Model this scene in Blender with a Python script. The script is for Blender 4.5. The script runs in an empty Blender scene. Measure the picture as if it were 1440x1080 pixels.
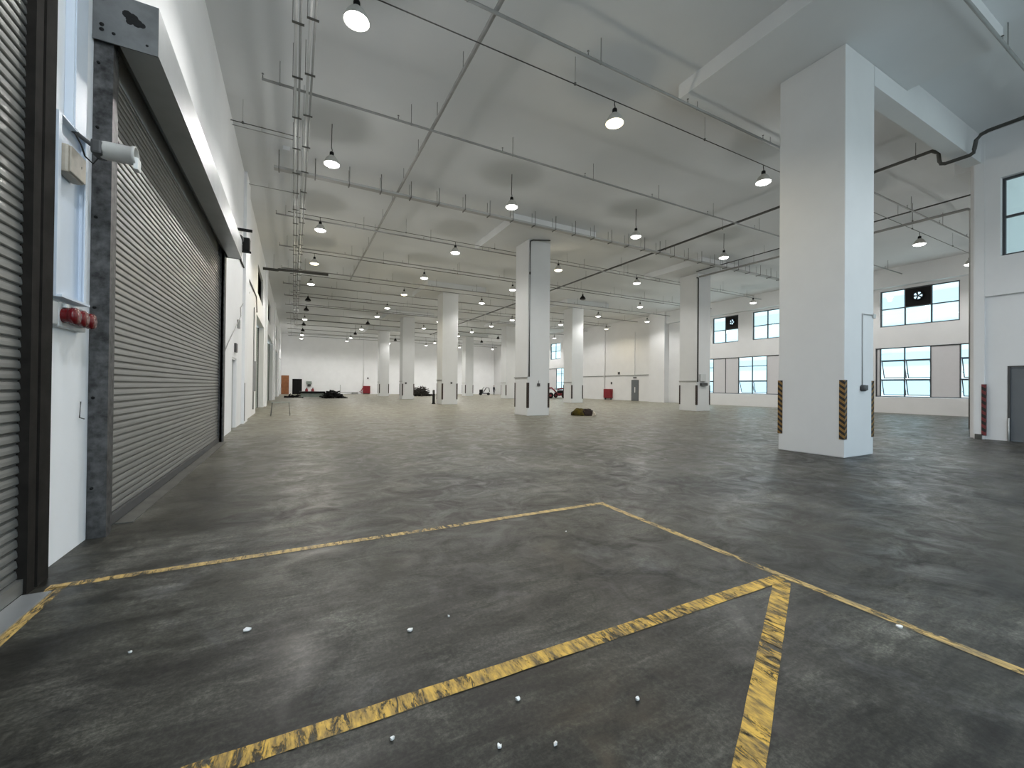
import bpy, bmesh, math, random
from mathutils import Vector, Matrix
S = bpy.context.scene
C = S.collection
random.seed(7)
rad = math.radians

# ------------------------------------------------------------------ camera
CAMH = 1.55
cam_d = bpy.data.cameras.new('camera')
cam_d.sensor_width = 36.0
cam_d.lens = 583.0 / 1440.0 * 36.0
cam_d.clip_end = 400
cam = bpy.data.objects.new('camera', cam_d); C.objects.link(cam)
_y, _p, _r = rad(27.80), rad(0.385), rad(0.56)
fw = Vector((math.sin(_y), math.cos(_y), 0)); rt = Vector((math.cos(_y), -math.sin(_y), 0)); up = Vector((0, 0, 1))
f2 = fw*math.cos(_p) + up*math.sin(_p); u2 = up*math.cos(_p) - fw*math.sin(_p)
R = rt*math.cos(_r) + u2*math.sin(_r); U = u2*math.cos(_r) - rt*math.sin(_r)
m = Matrix(((R.x, U.x, -f2.x, 0), (R.y, U.y, -f2.y, 0), (R.z, U.z, -f2.z, CAMH), (0, 0, 0, 1)))
cam.matrix_world = m
S.camera = cam

# ------------------------------------------------------------------ view and daylight
S.view_settings.view_transform = 'Standard'
S.view_settings.look = 'None'
S.view_settings.gamma = 1.0
S.view_settings.exposure = -0.3
S.view_settings.use_curve_mapping = False
S.cycles.max_bounces = 10
S.cycles.diffuse_bounces = 6
S.cycles.transparent_max_bounces = 12
S.cycles.sample_clamp_indirect = 6.0
S.cycles.caustics_reflective = False
S.cycles.caustics_refractive = False
S.cycles.use_denoising = True

w = bpy.data.worlds.new('world'); S.world = w; w.use_nodes = True
nt = w.node_tree; nt.nodes.clear()
out = nt.nodes.new('ShaderNodeOutputWorld'); bg = nt.nodes.new('ShaderNodeBackground')
tc = nt.nodes.new('ShaderNodeTexCoord'); sep = nt.nodes.new('ShaderNodeSeparateXYZ'); cr = nt.nodes.new('ShaderNodeValToRGB')
nt.links.new(tc.outputs['Generated'], sep.inputs[0]); nt.links.new(sep.outputs['Z'], cr.inputs[0])
cr.color_ramp.elements[0].position = 0.0; cr.color_ramp.elements[0].color = (0.74, 0.87, 0.92, 1)
cr.color_ramp.elements[1].position = 0.5; cr.color_ramp.elements[1].color = (0.50, 0.76, 1.0, 1)
nt.links.new(cr.outputs[0], bg.inputs[0]); bg.inputs[1].default_value = 3.1
nt.links.new(bg.outputs[0], out.inputs[0])
LAMP_W = 500.0

def portal(loc, rot, sx, sy):
    d = bpy.data.lights.new('daylight_portal', 'AREA'); d.shape = 'RECTANGLE'; d.size = sx; d.size_y = sy
    d.cycles.is_portal = True
    o = bpy.data.objects.new('daylight_portal', d); C.objects.link(o); o.location = loc; o.rotation_euler = rot
for (x, y0, y1, z0, z1) in ((36.7, 9.8, 13.7, 5.95, 8.45), (36.7, 5.6, 31, 1.1, 4.5), (36.7, 20, 31, 5.95, 8.45), (20.15, -8, 4.4, 5.85, 8.35), (20.15, -8, 1.6, 1.1, 4.45)):
    portal((x, (y0+y1)/2, (z0+z1)/2), (0, rad(90), 0), z1-z0, y1-y0)
portal((9.0, -8.75, 3.6), (rad(-90), 0, 0), 18, 7.0)

# ------------------------------------------------------------------ materials
def nodes(name):
    m = bpy.data.materials.new(name); m.use_nodes = True
    t = m.node_tree; b = t.nodes['Principled BSDF']
    return m, t, b
def N(t, kind, **kw):
    n = t.nodes.new(kind)
    for k, v in kw.items():
        if k in n.inputs: n.inputs[k].default_value = v
        else: setattr(n, k, v)
    return n
def ramp(t, src, stops):
    r = t.nodes.new('ShaderNodeValToRGB'); t.links.new(src, r.inputs[0])
    e = r.color_ramp.elements
    while len(e) < len(stops): e.new(0.5)
    for i, (p, c) in enumerate(stops):
        e[i].position = p; e[i].color = tuple(c)+(1,) if len(c) == 3 else c
    return r
def mat(name, col, rough=0.6, metal=0.0, var=0.0, scale=3.0, bump=0.0, bscale=40.0, emit=None, es=0.0, stretch=None):
    m, t, b = nodes(name)
    b.inputs['Roughness'].default_value = rough; b.inputs['Metallic'].default_value = metal
    b.inputs['Base Color'].default_value = tuple(col)+(1,)
    if var or bump:
        tcn = t.nodes.new('ShaderNodeTexCoord'); src = tcn.outputs['Object']
        if stretch:
            mp = t.nodes.new('ShaderNodeMapping'); mp.inputs['Scale'].default_value = stretch; t.links.new(src, mp.inputs[0]); src = mp.outputs[0]
    if var:
        n = N(t, 'ShaderNodeTexNoise', Scale=scale, Detail=5.0, Roughness=0.6); t.links.new(src, n.inputs['Vector'])
        lo = [c*(1-var) for c in col]; hi = [min(1, c*(1+var)) for c in col]
        r = ramp(t, n.outputs['Fac'], [(0.3, lo), (0.7, hi)]); t.links.new(r.outputs[0], b.inputs['Base Color'])
    if bump:
        n2 = N(t, 'ShaderNodeTexNoise', Scale=bscale, Detail=3.0); t.links.new(src, n2.inputs['Vector'])
        bp = N(t, 'ShaderNodeBump', Strength=bump, Distance=0.01); t.links.new(n2.outputs['Fac'], bp.inputs['Height']); t.links.new(bp.outputs[0], b.inputs['Normal'])
    if emit:
        b.inputs['Emission Color'].default_value = tuple(emit)+(1,); b.inputs['Emission Strength'].default_value = es
    return m

M = {}
M['wall'] = mat('white_wall_paint', (0.86, 0.865, 0.88), 0.75, var=0.03, scale=0.8, bump=0.1, bscale=25)
M['wall_r'] = mat('grey_white_wall_paint', (0.72, 0.72, 0.725), 0.75, var=0.03, scale=0.8, bump=0.1, bscale=25)
M['column'] = mat('column_paint', (0.67, 0.675, 0.675), 0.75, var=0.035, scale=0.7, bump=0.1, bscale=25)
M['ceiling'] = mat('ceiling_paint', (0.68, 0.695, 0.705), 0.85, var=0.03, scale=0.35)
M['soffit'] = mat('soffit_paint', (0.68, 0.69, 0.695), 0.8, var=0.03, scale=0.5)
M['panel_white'] = mat('white_infill_panel', (0.64, 0.63, 0.65), 0.6, var=0.02)
M['frame'] = mat('charcoal_window_frame', (0.045, 0.05, 0.055), 0.5)
M['galv'] = mat('galvanised_slat', (0.21, 0.21, 0.20), 0.42, 0.5, var=0.14, scale=2.0, stretch=(1, 0.35, 6))
M['hood'] = mat('galvanised_hood', (0.40, 0.42, 0.43), 0.42, 0.7, var=0.10, scale=1.5)
M['hood_end'] = mat('dull_hood_end', (0.13, 0.135, 0.135), 0.5, 0.3, var=0.2, scale=5)
M['rail'] = mat('mottled_steel_rail', (0.065, 0.065, 0.065), 0.5, 0.4, var=0.75, scale=11)
M['rail_dark'] = mat('dark_brown_rail', (0.016, 0.014, 0.012), 0.85, 0.0, var=0.3, scale=6)
M['black'] = mat('black_metal', (0.012, 0.012, 0.012), 0.55)
M['dark'] = mat('dark_grey_metal', (0.06, 0.06, 0.06), 0.55)
M['pipe'] = mat('grey_pipe', (0.30, 0.30, 0.29), 0.5, 0.2, var=0.1)
M['pipe_dark'] = mat('dark_pipe', (0.055, 0.055, 0.05), 0.5, 0.2)
M['pipe_light'] = mat('light_conduit', (0.5, 0.5, 0.49), 0.45, 0.2)
M['tray'] = mat('painted_cable_tray', (0.40, 0.40, 0.39), 0.55)
M['hanger'] = mat('hanger_rod', (0.16, 0.16, 0.155), 0.5, 0.3)
M['pale_box'] = mat('pale_blue_grey_enclosure', (0.62, 0.68, 0.76), 0.4, var=0.03)
M['beige'] = mat('aged_beige_plastic', (0.42, 0.37, 0.30), 0.5, var=0.15, scale=9)
M['lampgrey'] = mat('pale_grey_lamp_body', (0.50, 0.49, 0.46), 0.5, var=0.06, scale=8)
M['socketgrey'] = mat('light_grey_socket_box', (0.55, 0.56, 0.55), 0.45)
M['red'] = mat('red_plastic', (0.11, 0.002, 0.004), 0.25)
M['redpaint'] = mat('red_paint', (0.20, 0.006, 0.014), 0.4, var=0.15)
M['door_grey'] = mat('grey_door', (0.12, 0.13, 0.14), 0.5, var=0.04)
M['door_light'] = mat('pale_door', (0.42, 0.43, 0.44), 0.5)
M['door_brown'] = mat('brown_timber_door', (0.27, 0.10, 0.035), 0.5, var=0.2, scale=3)
M['chipm'] = mat('white_scrap', (0.8, 0.8, 0.78), 0.6)
M['glassw'] = None
M['kerb'] = mat('concrete_sill', (0.085, 0.083, 0.072), 0.7, var=0.35, scale=3)
M['tarp'] = mat('brown_tarp', (0.014, 0.008, 0.007), 0.6, var=0.6, scale=3)
M['tarp_y'] = mat('olive_yellow_sheet', (0.06, 0.045, 0.006), 0.6, var=0.7, scale=5)
M['rubber'] = mat('black_rubber', (0.012, 0.012, 0.013), 0.8)
M['wood'] = mat('dark_timber', (0.05, 0.045, 0.04), 0.7, var=0.4, scale=4)
M['skin'] = mat('skin', (0.35, 0.2, 0.13), 0.6)
M['cloth'] = mat('dark_clothing', (0.02, 0.022, 0.03), 0.8)
M['green'] = mat('grey_green_panel', (0.25, 0.29, 0.26), 0.6, var=0.1)
M['ext'] = mat('distant_concrete', (0.84, 0.84, 0.83), 0.8, var=0.04, scale=0.3)
M['ext2'] = mat('distant_glazing', (0.62, 0.70, 0.74), 0.4)

for k in ('black', 'tarp', 'tarp_y', 'rubber', 'wood', 'rail_dark', 'cloth'): M[k].node_tree.nodes['Principled BSDF'].inputs['Specular IOR Level'].default_value = 0.12
# lamps
def emat(name, col, s):
    m = bpy.data.materials.new(name); m.use_nodes = True; t = m.node_tree; t.nodes.clear()
    o = t.nodes.new('ShaderNodeOutputMaterial'); e = t.nodes.new('ShaderNodeEmission')
    e.inputs[0].default_value = tuple(col)+(1,); e.inputs[1].default_value = s; t.links.new(e.outputs[0], o.inputs[0]); return m
M['lens_on'] = emat('lit_lens', (1.0, 0.98, 0.93), 14.0)
M['lens_warm'] = emat('lit_warm_lens', (1.0, 0.87, 0.58), 9.0)
M['lens_off'] = mat('dark_lens', (0.10, 0.10, 0.10), 0.3)

# window glass
m_, t, b = nodes('window_glass'); t.nodes.remove(b)
o_ = t.nodes['Material Output']; tr = t.nodes.new('ShaderNodeBsdfTransparent'); gl = t.nodes.new('ShaderNodeBsdfGlossy'); mx = t.nodes.new('ShaderNodeMixShader')
tr.inputs[0].default_value = (0.93, 1.0, 0.99, 1); gl.inputs['Roughness'].default_value = 0.02; mx.inputs[0].default_value = 0.06
t.links.new(tr.outputs[0], mx.inputs[1]); t.links.new(gl.outputs[0], mx.inputs[2]); t.links.new(mx.outputs[0], o_.inputs[0])
M['glass'] = m_

# floor: worn, patchy, partly polished concrete
m_, t, b = nodes('worn_concrete_floor')
tcn = t.nodes.new('ShaderNodeTexCoord'); P = tcn.outputs['Object']
def noise(scale, detail=6, rough=0.6, dist=0.0, sc=(1, 1, 1), rot=0.0):
    mp = t.nodes.new('ShaderNodeMapping'); mp.inputs['Scale'].default_value = sc; mp.inputs['Rotation'].default_value = (0, 0, rot)
    t.links.new(P, mp.inputs[0])
    n = N(t, 'ShaderNodeTexNoise', Scale=scale, Detail=detail, Roughness=rough, Distortion=dist); t.links.new(mp.outputs[0], n.inputs['Vector'])
    return n.outputs['Fac']
def mixc(a, b_, fac, mode='MIX', amt=None):
    x = t.nodes.new('ShaderNodeMix'); x.data_type = 'RGBA'; x.blend_type = mode
    if amt is None: t.links.new(fac, x.inputs[0])
    else: x.inputs[0].default_value = amt
    for i, v in ((6, a), (7, b_)):
        if isinstance(v, tuple): x.inputs[i].default_value = v+(1,)
        else: t.links.new(v, x.inputs[i])
    return x.outputs[2]
n1 = noise(0.42, 7, 0.62, 0.6)
base = ramp(t, n1, [(0.32, (0.011, 0.0108, 0.0088)), (0.50, (0.030, 0.0295, 0.0242)), (0.68, (0.080, 0.078, 0.069))]).outputs[0]
n2 = noise(2.1, 8, 0.7, 1.2)
f2_ = ramp(t, n2, [(0.30, (0.50,)*3), (0.5, (1.0,)*3), (0.70, (1.55,)*3)]).outputs[0]
base = mixc(base, f2_, None, 'MULTIPLY', 0.85)
n3 = noise(1.3, 6, 0.7, 0.8, (0.35, 2.2, 1), 0.9)         # long scuffs
f3 = ramp(t, n3, [(0.36, (0.60,)*3), (0.52, (1.0,)*3), (0.66, (1.45,)*3)]).outputs[0]
base = mixc(base, f3, None, 'MULTIPLY', 0.9)
n9 = noise(0.75, 5, 0.55, 1.5, (1, 1.3, 1), 1.9)
f9 = ramp(t, n9, [(0.36, (0.42,)*3), (0.52, (1.0,)*3), (0.66, (1.55,)*3)]).outputs[0]
base = mixc(base, f9, None, 'MULTIPLY', 0.9)
n4 = noise(14, 8, 0.75, 0.3)
f4 = ramp(t, n4, [(0.3, (0.8,)*3), (0.7, (1.2,)*3)]).outputs[0]
base = mixc(base, f4, None, 'MULTIPLY', 0.9)
n7 = noise(38, 6, 0.8, 0.2)
f7 = ramp(t, n7, [(0.38, (0.35,)*3), (0.5, (1.0,)*3), (0.62, (2.0,)*3)]).outputs[0]
base = mixc(base, f7, None, 'MULTIPLY', 0.7)
n8 = noise(5.0, 8, 0.75, 0.8, (0.4, 1.8, 1), 0.55)
f8 = ramp(t, n8, [(0.38, (0.45,)*3), (0.5, (1.0,)*3), (0.64, (1.9,)*3)]).outputs[0]
base = mixc(base, f8, None, 'MULTIPLY', 0.75)
n5 = noise(0.9, 9, 0.75, 0.4, (1, 1, 1), 0.3)             # pale cement smears
msk = ramp(t, n5, [(0.56, (0, 0, 0)), (0.72, (0.55,)*3)]).outputs[0]
base = mixc(base, (0.15, 0.15, 0.152), msk)
n6 = noise(0.23, 4, 0.5)                                   # brown oily tint
msk6 = ramp(t, n6, [(0.45, (0, 0, 0)), (0.7, (0.5,)*3)]).outputs[0]
base = mixc(base, (0.055, 0.048, 0.032), msk6)
# the far half of the hall is paler than the bay in front of the shutters
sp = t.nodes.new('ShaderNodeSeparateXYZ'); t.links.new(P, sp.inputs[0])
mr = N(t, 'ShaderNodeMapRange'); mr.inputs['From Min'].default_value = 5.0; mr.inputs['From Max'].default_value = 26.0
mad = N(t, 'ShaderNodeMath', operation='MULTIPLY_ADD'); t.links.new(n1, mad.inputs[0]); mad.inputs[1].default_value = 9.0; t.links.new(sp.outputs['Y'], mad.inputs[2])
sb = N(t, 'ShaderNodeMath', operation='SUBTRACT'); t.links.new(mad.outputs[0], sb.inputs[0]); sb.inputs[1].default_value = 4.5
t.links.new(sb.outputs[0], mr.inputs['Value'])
far_tone = mixc(base, (0.265, 0.248, 0.188), None, 'MIX', 0.78)
base = mixc(base, far_tone, mr.outputs[0])
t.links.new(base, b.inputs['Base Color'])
b.inputs['Specular IOR Level'].default_value = 0.30
rr = ramp(t, n2, [(0.35, (0.28,)*3), (0.65, (0.62,)*3)]).outputs[0]; t.links.new(rr, b.inputs['Roughness'])
bp = N(t, 'ShaderNodeBump', Strength=0.12, Distance=0.01); t.links.new(n4, bp.inputs['Height']); t.links.new(bp.outputs[0], b.inputs['Normal'])
M['floor'] = m_

# worn yellow paint: flakes away to bare concrete (transparent)
def paint(name, wear, along, faded=0.0):
    m, t, b = nodes(name)
    tcn = t.nodes.new('ShaderNodeTexCoord')
    mp = t.nodes.new('ShaderNodeMapping'); t.links.new(tcn.outputs['Object'], mp.inputs[0]); mp.inputs['Rotation'].default_value = (0, 0, along)
    mp.inputs['Scale'].default_value = (2.6, 0.7, 1)
    n = N(t, 'ShaderNodeTexNoise', Scale=9.0, Detail=9.0, Roughness=0.78, Distortion=0.6); t.links.new(mp.outputs[0], n.inputs['Vector'])
    n2 = N(t, 'ShaderNodeTexNoise', Scale=1.1, Detail=3.0); t.links.new(tcn.outputs['Object'], n2.inputs['Vector'])
    ad = N(t, 'ShaderNodeMath', operation='MULTIPLY_ADD'); t.links.new(n2.outputs['Fac'], ad.inputs[0]); ad.inputs[1].default_value = 0.45; t.links.new(n.outputs['Fac'], ad.inputs[2])
    r = ramp(t, ad.outputs[0], [(wear-0.035, (0, 0, 0)), (wear+0.05, (1, 1, 1))])
    n3 = N(t, 'ShaderNodeTexNoise', Scale=7.0, Detail=6.0, Roughness=0.7); t.links.new(mp.outputs[0], n3.inputs['Vector'])
    a = (0.10, 0.070, 0.028); c = (0.60, 0.37, 0.06)
    fd = (0.46, 0.36, 0.20)
    a = tuple(a[i]*(1-faded)+fd[i]*faded*0.7 for i in range(3)); c = tuple(c[i]*(1-faded)+fd[i]*faded for i in range(3))
    rc = ramp(t, n3.outputs['Fac'], [(0.38, a), (0.60, c)])
    t.links.new(rc.outputs[0], b.inputs['Base Color']); b.inputs['Roughness'].default_value = 0.55
    t.links.new(r.outputs[0], b.inputs['Alpha'])
    return m
M['paint_x'] = paint('worn_yellow_paint_cross', 0.66, 0.0)
M['paint_xf'] = paint('faded_yellow_paint_cross', 0.66, 0.0, 0.45)
M['paint_y'] = paint('worn_yellow_paint_long', 0.66, rad(90), 0.4)
M['paint_d'] = paint('worn_yellow_paint_slant', 0.66, rad(25))
M['paint_l'] = paint('orange_faded_paint', 0.68, rad(90), 0.35)

def stripes(name, ca, cb, period=0.22):
    m, t, b = nodes(name)
    tcn = t.nodes.new('ShaderNodeTexCoord'); s = t.nodes.new('ShaderNodeSeparateXYZ'); t.links.new(tcn.outputs['Object'], s.inputs[0])
    a = N(t, 'ShaderNodeMath', operation='ADD'); t.links.new(s.outputs['X'], a.inputs[0]); t.links.new(s.outputs['Y'], a.inputs[1])
    a1 = N(t, 'ShaderNodeMath', operation='MULTIPLY_ADD'); t.links.new(a.outputs[0], a1.inputs[0]); a1.inputs[1].default_value = -0.8; t.links.new(s.outputs['Z'], a1.inputs[2])
    d = N(t, 'ShaderNodeMath', operation='DIVIDE'); t.links.new(a1.outputs[0], d.inputs[0]); d.inputs[1].default_value = period
    fr = N(t, 'ShaderNodeMath', operation='FRACT'); t.links.new(d.outputs[0], fr.inputs[0])
    r = ramp(t, fr.outputs[0], [(0.0, ca), (0.5, cb)]); r.color_ramp.interpolation = 'CONSTANT'
    n = N(t, 'ShaderNodeTexNoise', Scale=14.0, Detail=6.0, Roughness=0.7); t.links.new(tcn.outputs['Object'], n.inputs['Vector'])
    r2 = ramp(t, n.outputs['Fac'], [(0.35, (0.35,)*3), (0.65, (1.0,)*3)])
    x = t.nodes.new('ShaderNodeMix'); x.data_type = 'RGBA'; x.blend_type = 'MULTIPLY'; x.inputs[0].default_value = 0.6
    t.links.new(r.outputs[0], x.inputs[6]); t.links.new(r2.outputs[0], x.inputs[7]); t.links.new(x.outputs[2], b.inputs['Base Color'])
    b.inputs['Roughness'].default_value = 0.6
    return m
M['guard_y'] = stripes('black_and_yellow_stripes', (0.012, 0.011, 0.01), (0.27, 0.15, 0.04), 0.13)
M['guard_d'] = stripes('black_and_brown_stripes', (0.012, 0.011, 0.01), (0.055, 0.025, 0.015), 0.13)
M['guard_r'] = stripes('black_and_red_stripes', (0.012, 0.011, 0.01), (0.20, 0.03, 0.035), 0.22)

# ------------------------------------------------------------------ mesh helpers
class B:
    def __init__(s): s.bm = bmesh.new(); s.mats = []
    def mi(s, key):
        if key not in s.mats: s.mats.append(key)
        return s.mats.index(key)
    def box(s, x0, x1, y0, y1, z0, z1, key=None, bev=0.0):
        r = bmesh.ops.create_cube(s.bm, size=1)
        vs = r['verts']
        for v in vs:
            v.co = Vector(((x0+x1)/2+v.co.x*(x1-x0), (y0+y1)/2+v.co.y*(y1-y0), (z0+z1)/2+v.co.z*(z1-z0)))
        if key:
            i = s.mi(key)
            for f in {f for v in vs for f in v.link_faces}: f.material_index = i
        if bev:
            es = list({e for v in vs for e in v.link_edges})
            bmesh.ops.bevel(s.bm, geom=es, offset=bev, segments=2, affect='EDGES', profile=0.6)
        return s
    def tube(s, pts, r, seg=10, caps=True, key=None):
        pts = [Vector(p) for p in pts]; rings = []
        i = s.mi(key) if key else 0
        for k, p in enumerate(pts):
            if k == 0: d = pts[1]-p
            elif k == len(pts)-1: d = p-pts[k-1]
            else: d = (pts[k+1]-p).normalized() + (p-pts[k-1]).normalized()
            d.normalize()
            a = Vector((0, 0, 1)) if abs(d.z) < 0.9 else Vector((1, 0, 0))
            u = d.cross(a).normalized(); v = d.cross(u).normalized()
            rr = r[k] if isinstance(r, (list, tuple)) else r
            rings.append([s.bm.verts.new(p + u*rr*math.cos(2*math.pi*j/seg) + v*rr*math.sin(2*math.pi*j/seg)) for j in range(seg)])
        for k in range(len(rings)-1):
            for j in range(seg):
                f = s.bm.faces.new((rings[k][j], rings[k][(j+1) % seg], rings[k+1][(j+1) % seg], rings[k+1][j])); f.smooth = True; f.material_index = i
        if caps:
            for rg in (rings[0][::-1], rings[-1]):
                f = s.bm.faces.new(rg); f.material_index = i
        return s
    def lathe(s, prof, seg=24, c=(0, 0, 0), key=None, axis='Z'):
        rings = []; i = s.mi(key) if key else 0
        for (r, z) in prof:
            ring = []
            for j in range(seg):
                a = 2*math.pi*j/seg; p = (r*math.cos(a), r*math.sin(a), z)
                if axis == 'X': p = (p[2], p[0], p[1])
                if axis == 'Y': p = (p[0], p[2], p[1])
                ring.append(s.bm.verts.new(Vector(p)+Vector(c)))
            rings.append(ring)
        for k in range(len(rings)-1):
            for j in range(seg):
                f = s.bm.faces.new((rings[k][j], rings[k][(j+1) % seg], rings[k+1][(j+1) % seg], rings[k+1][j])); f.smooth = True; f.material_index = i
        return s
    def poly(s, pts, key=None):
        f = s.bm.faces.new([s.bm.verts.new(Vector(p)) for p in pts]); f.material_index = s.mi(key) if key else 0
        return s
    def xf(s, mtx):
        bmesh.ops.transform(s.bm, matrix=mtx, verts=s.bm.verts); return s
    def build(s, name, material=None, parent=None, loc=None):
        bmesh.ops.recalc_face_normals(s.bm, faces=s.bm.faces)
        me = bpy.data.meshes.new(name); s.bm.to_mesh(me); s.bm.free()
        o = bpy.data.objects.new(name, me); C.objects.link(o)
        if s.mats:
            for k in s.mats: me.materials.append(M[k])
        if material and not s.mats: me.materials.append(M[material])
        if parent: o.parent = parent
        if loc: o.location = loc
        return o
def thing(name, label, cat, loc=(0, 0, 0), rz=0, group=None):
    o = bpy.data.objects.new(name, None); C.objects.link(o); o.empty_display_size = 0.2
    o.location = loc; o.rotation_euler = (0, 0, rz); return tag(o, label, cat, group)
def tag(o, label, cat, group=None, kind=None):
    if label: o['label'] = label
    if cat: o['category'] = cat
    if group: o['group'] = group
    if kind: o['kind'] = kind
    return o
def struct(o): o['kind'] = 'structure'; return o
def sempty(name):
    o = bpy.data.objects.new(name, None); C.objects.link(o); return struct(o)
ORD = ['first', 'second', 'third', 'fourth', 'fifth', 'sixth', 'seventh', 'eighth', 'ninth', 'tenth', 'eleventh', 'twelfth', 'thirteenth', 'fourteenth']

def wallgrid(b, axis, c0, c1, a0, a1, z0, z1, holes):
    """wall slab between c0..c1 across `axis`, spanning a0..a1 and z0..z1, minus rectangular holes (a,a,z,z)"""
    As = sorted({a0, a1} | {min(max(v, a0), a1) for h in holes for v in h[:2]})
    Zs = sorted({z0, z1} | {min(max(v, z0), z1) for h in holes for v in h[2:]})
    for i in range(len(As)-1):
        run = None
        for j in range(len(Zs)-1):
            am, zm = (As[i]+As[i+1])/2, (Zs[j]+Zs[j+1])/2
            solid = not any(h[0] < am < h[1] and h[2] < zm < h[3] for h in holes)
            if solid: run = (run[0], Zs[j+1]) if run else (Zs[j], Zs[j+1])
            if run and (not solid or j == len(Zs)-2):
                if axis == 'X': b.box(c0, c1, As[i], As[i+1], run[0], run[1])
                else: b.box(As[i], As[i+1], c0, c1, run[0], run[1])
                run = None
    return b

# ------------------------------------------------------------------ the shell
ZS = 9.9            # slab underside
XL, XR, XN = -1.8, 36.4, 19.8     # left wall, far right facade, near right wall
YB, YF, YC = -8.5, 77.0, 4.74
GW = 14.45
struct(B().box(-2.4, 37.0, YB-0.4, YF+0.5, -0.3, 0.0).build('floor', 'floor'))
struct(B().box(-2.4, 37.0, YB-0.4, YF+0.5, ZS, ZS+0.3).build('ceiling', 'ceiling'))
# left wall
LH = [(-1.6, 4.5, 0, 4.98), (5.78, 13.35, 0, 4.84)]
LOPEN = [(26.2, 32.6, 0, 5.35), (36.4, 46.6, 0, 5.5), (50.6, 60.8, 0, 5.5), (65, 74, 0, 5.5)]
LVENT = [(26.8, 31.2, 6.6, 8.2), (37.2, 41.0, 6.6, 8.2), (51.2, 55.5, 6.6, 8.2), (66, 70, 6.6, 8.2)]
wl = B(); wallgrid(wl, 'X', -2.4, XL, YB, YF, 0, ZS, LH + LOPEN + LVENT + [(16.4, 17.7, 0, 2.45)])
for yy in (19.25, 33.7, 48.15, 62.6): wl.box(XL-0.01, XL+0.10, yy, yy+1.45, 0, ZS)
struct(wl.build('wall_left', 'wall'))
# far wall
struct(B().box(-2.4, 37.0, YF, YF+0.4, 0, ZS).build('wall_far', 'wall'))
# back wall behind the camera with a wide open loading bay
wb = B(); wallgrid(wb, 'Y', YB-0.4, YB, -1.8, 20.2, 0, ZS, [(0.0, 18.0, 0.0, 7.2)]); struct(wb.build('wall_back', 'wall'))
# right facade with window openings
UW = [(9.75, 13.70), (20.25, 22.85), (24.2, 26.85), (28.1, 30.75), (53.1, 55.9), (48.9, 51.8)]
US = (5.95, 8.45)
LS = (1.10, 4.50)
holes = [(a, b_, US[0], US[1]) for a, b_ in UW] + [(5.8, 13.95, LS[0], LS[1]), (17.6, 30.75, LS[0], LS[1]), (49.6, 58.2, LS[0], LS[1])]
wr = B(); wallgrid(wr, 'X', XR, XR+0.3, YC+0.1, YF, 0, ZS, holes)
wr.box(35.7, XR+0.01, 32.2, 34.4, 0, ZS)
struct(wr.build('wall_right', 'wall_r'))
struct(B().box(XN+0.3, XR+0.3, YC, YC+0.4, 0, ZS).build('wall_return', 'wall_r'))
struct(B().box(35.95, XR-0.002, YC+0.42, 32.18, 8.62, ZS-0.002).build('trim_1', 'soffit'))
# near right wall (projects above a ledge at 4.6 m)
NW = [(0.45, 4.40), (-3.6, 0.3), (-7.7, -3.75)]
nh = [(a, b_, 5.85, 8.35) for a, b_ in NW]
wn = B(); wallgrid(wn, 'X', XN+0.08, XN+0.34, YB, YC, 0, 4.62, [(2.6, 4.27, 0, 2.36), (-8.0, 1.6, 1.1, 4.45)])
wallgrid(wn, 'X', XN, XN+0.34, YB, YC, 4.62, ZS, nh)
wn.box(XN-0.02, XN+0.34, YC, YC+0.24, 0, ZS)
struct(wn.build('wall_near_right', 'wall_r'))
struct(B().box(XN-0.07, XN-0.02, YC+0.05, YC+0.2, 0, 0.16).build('trim_2', 'kerb'))

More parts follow.
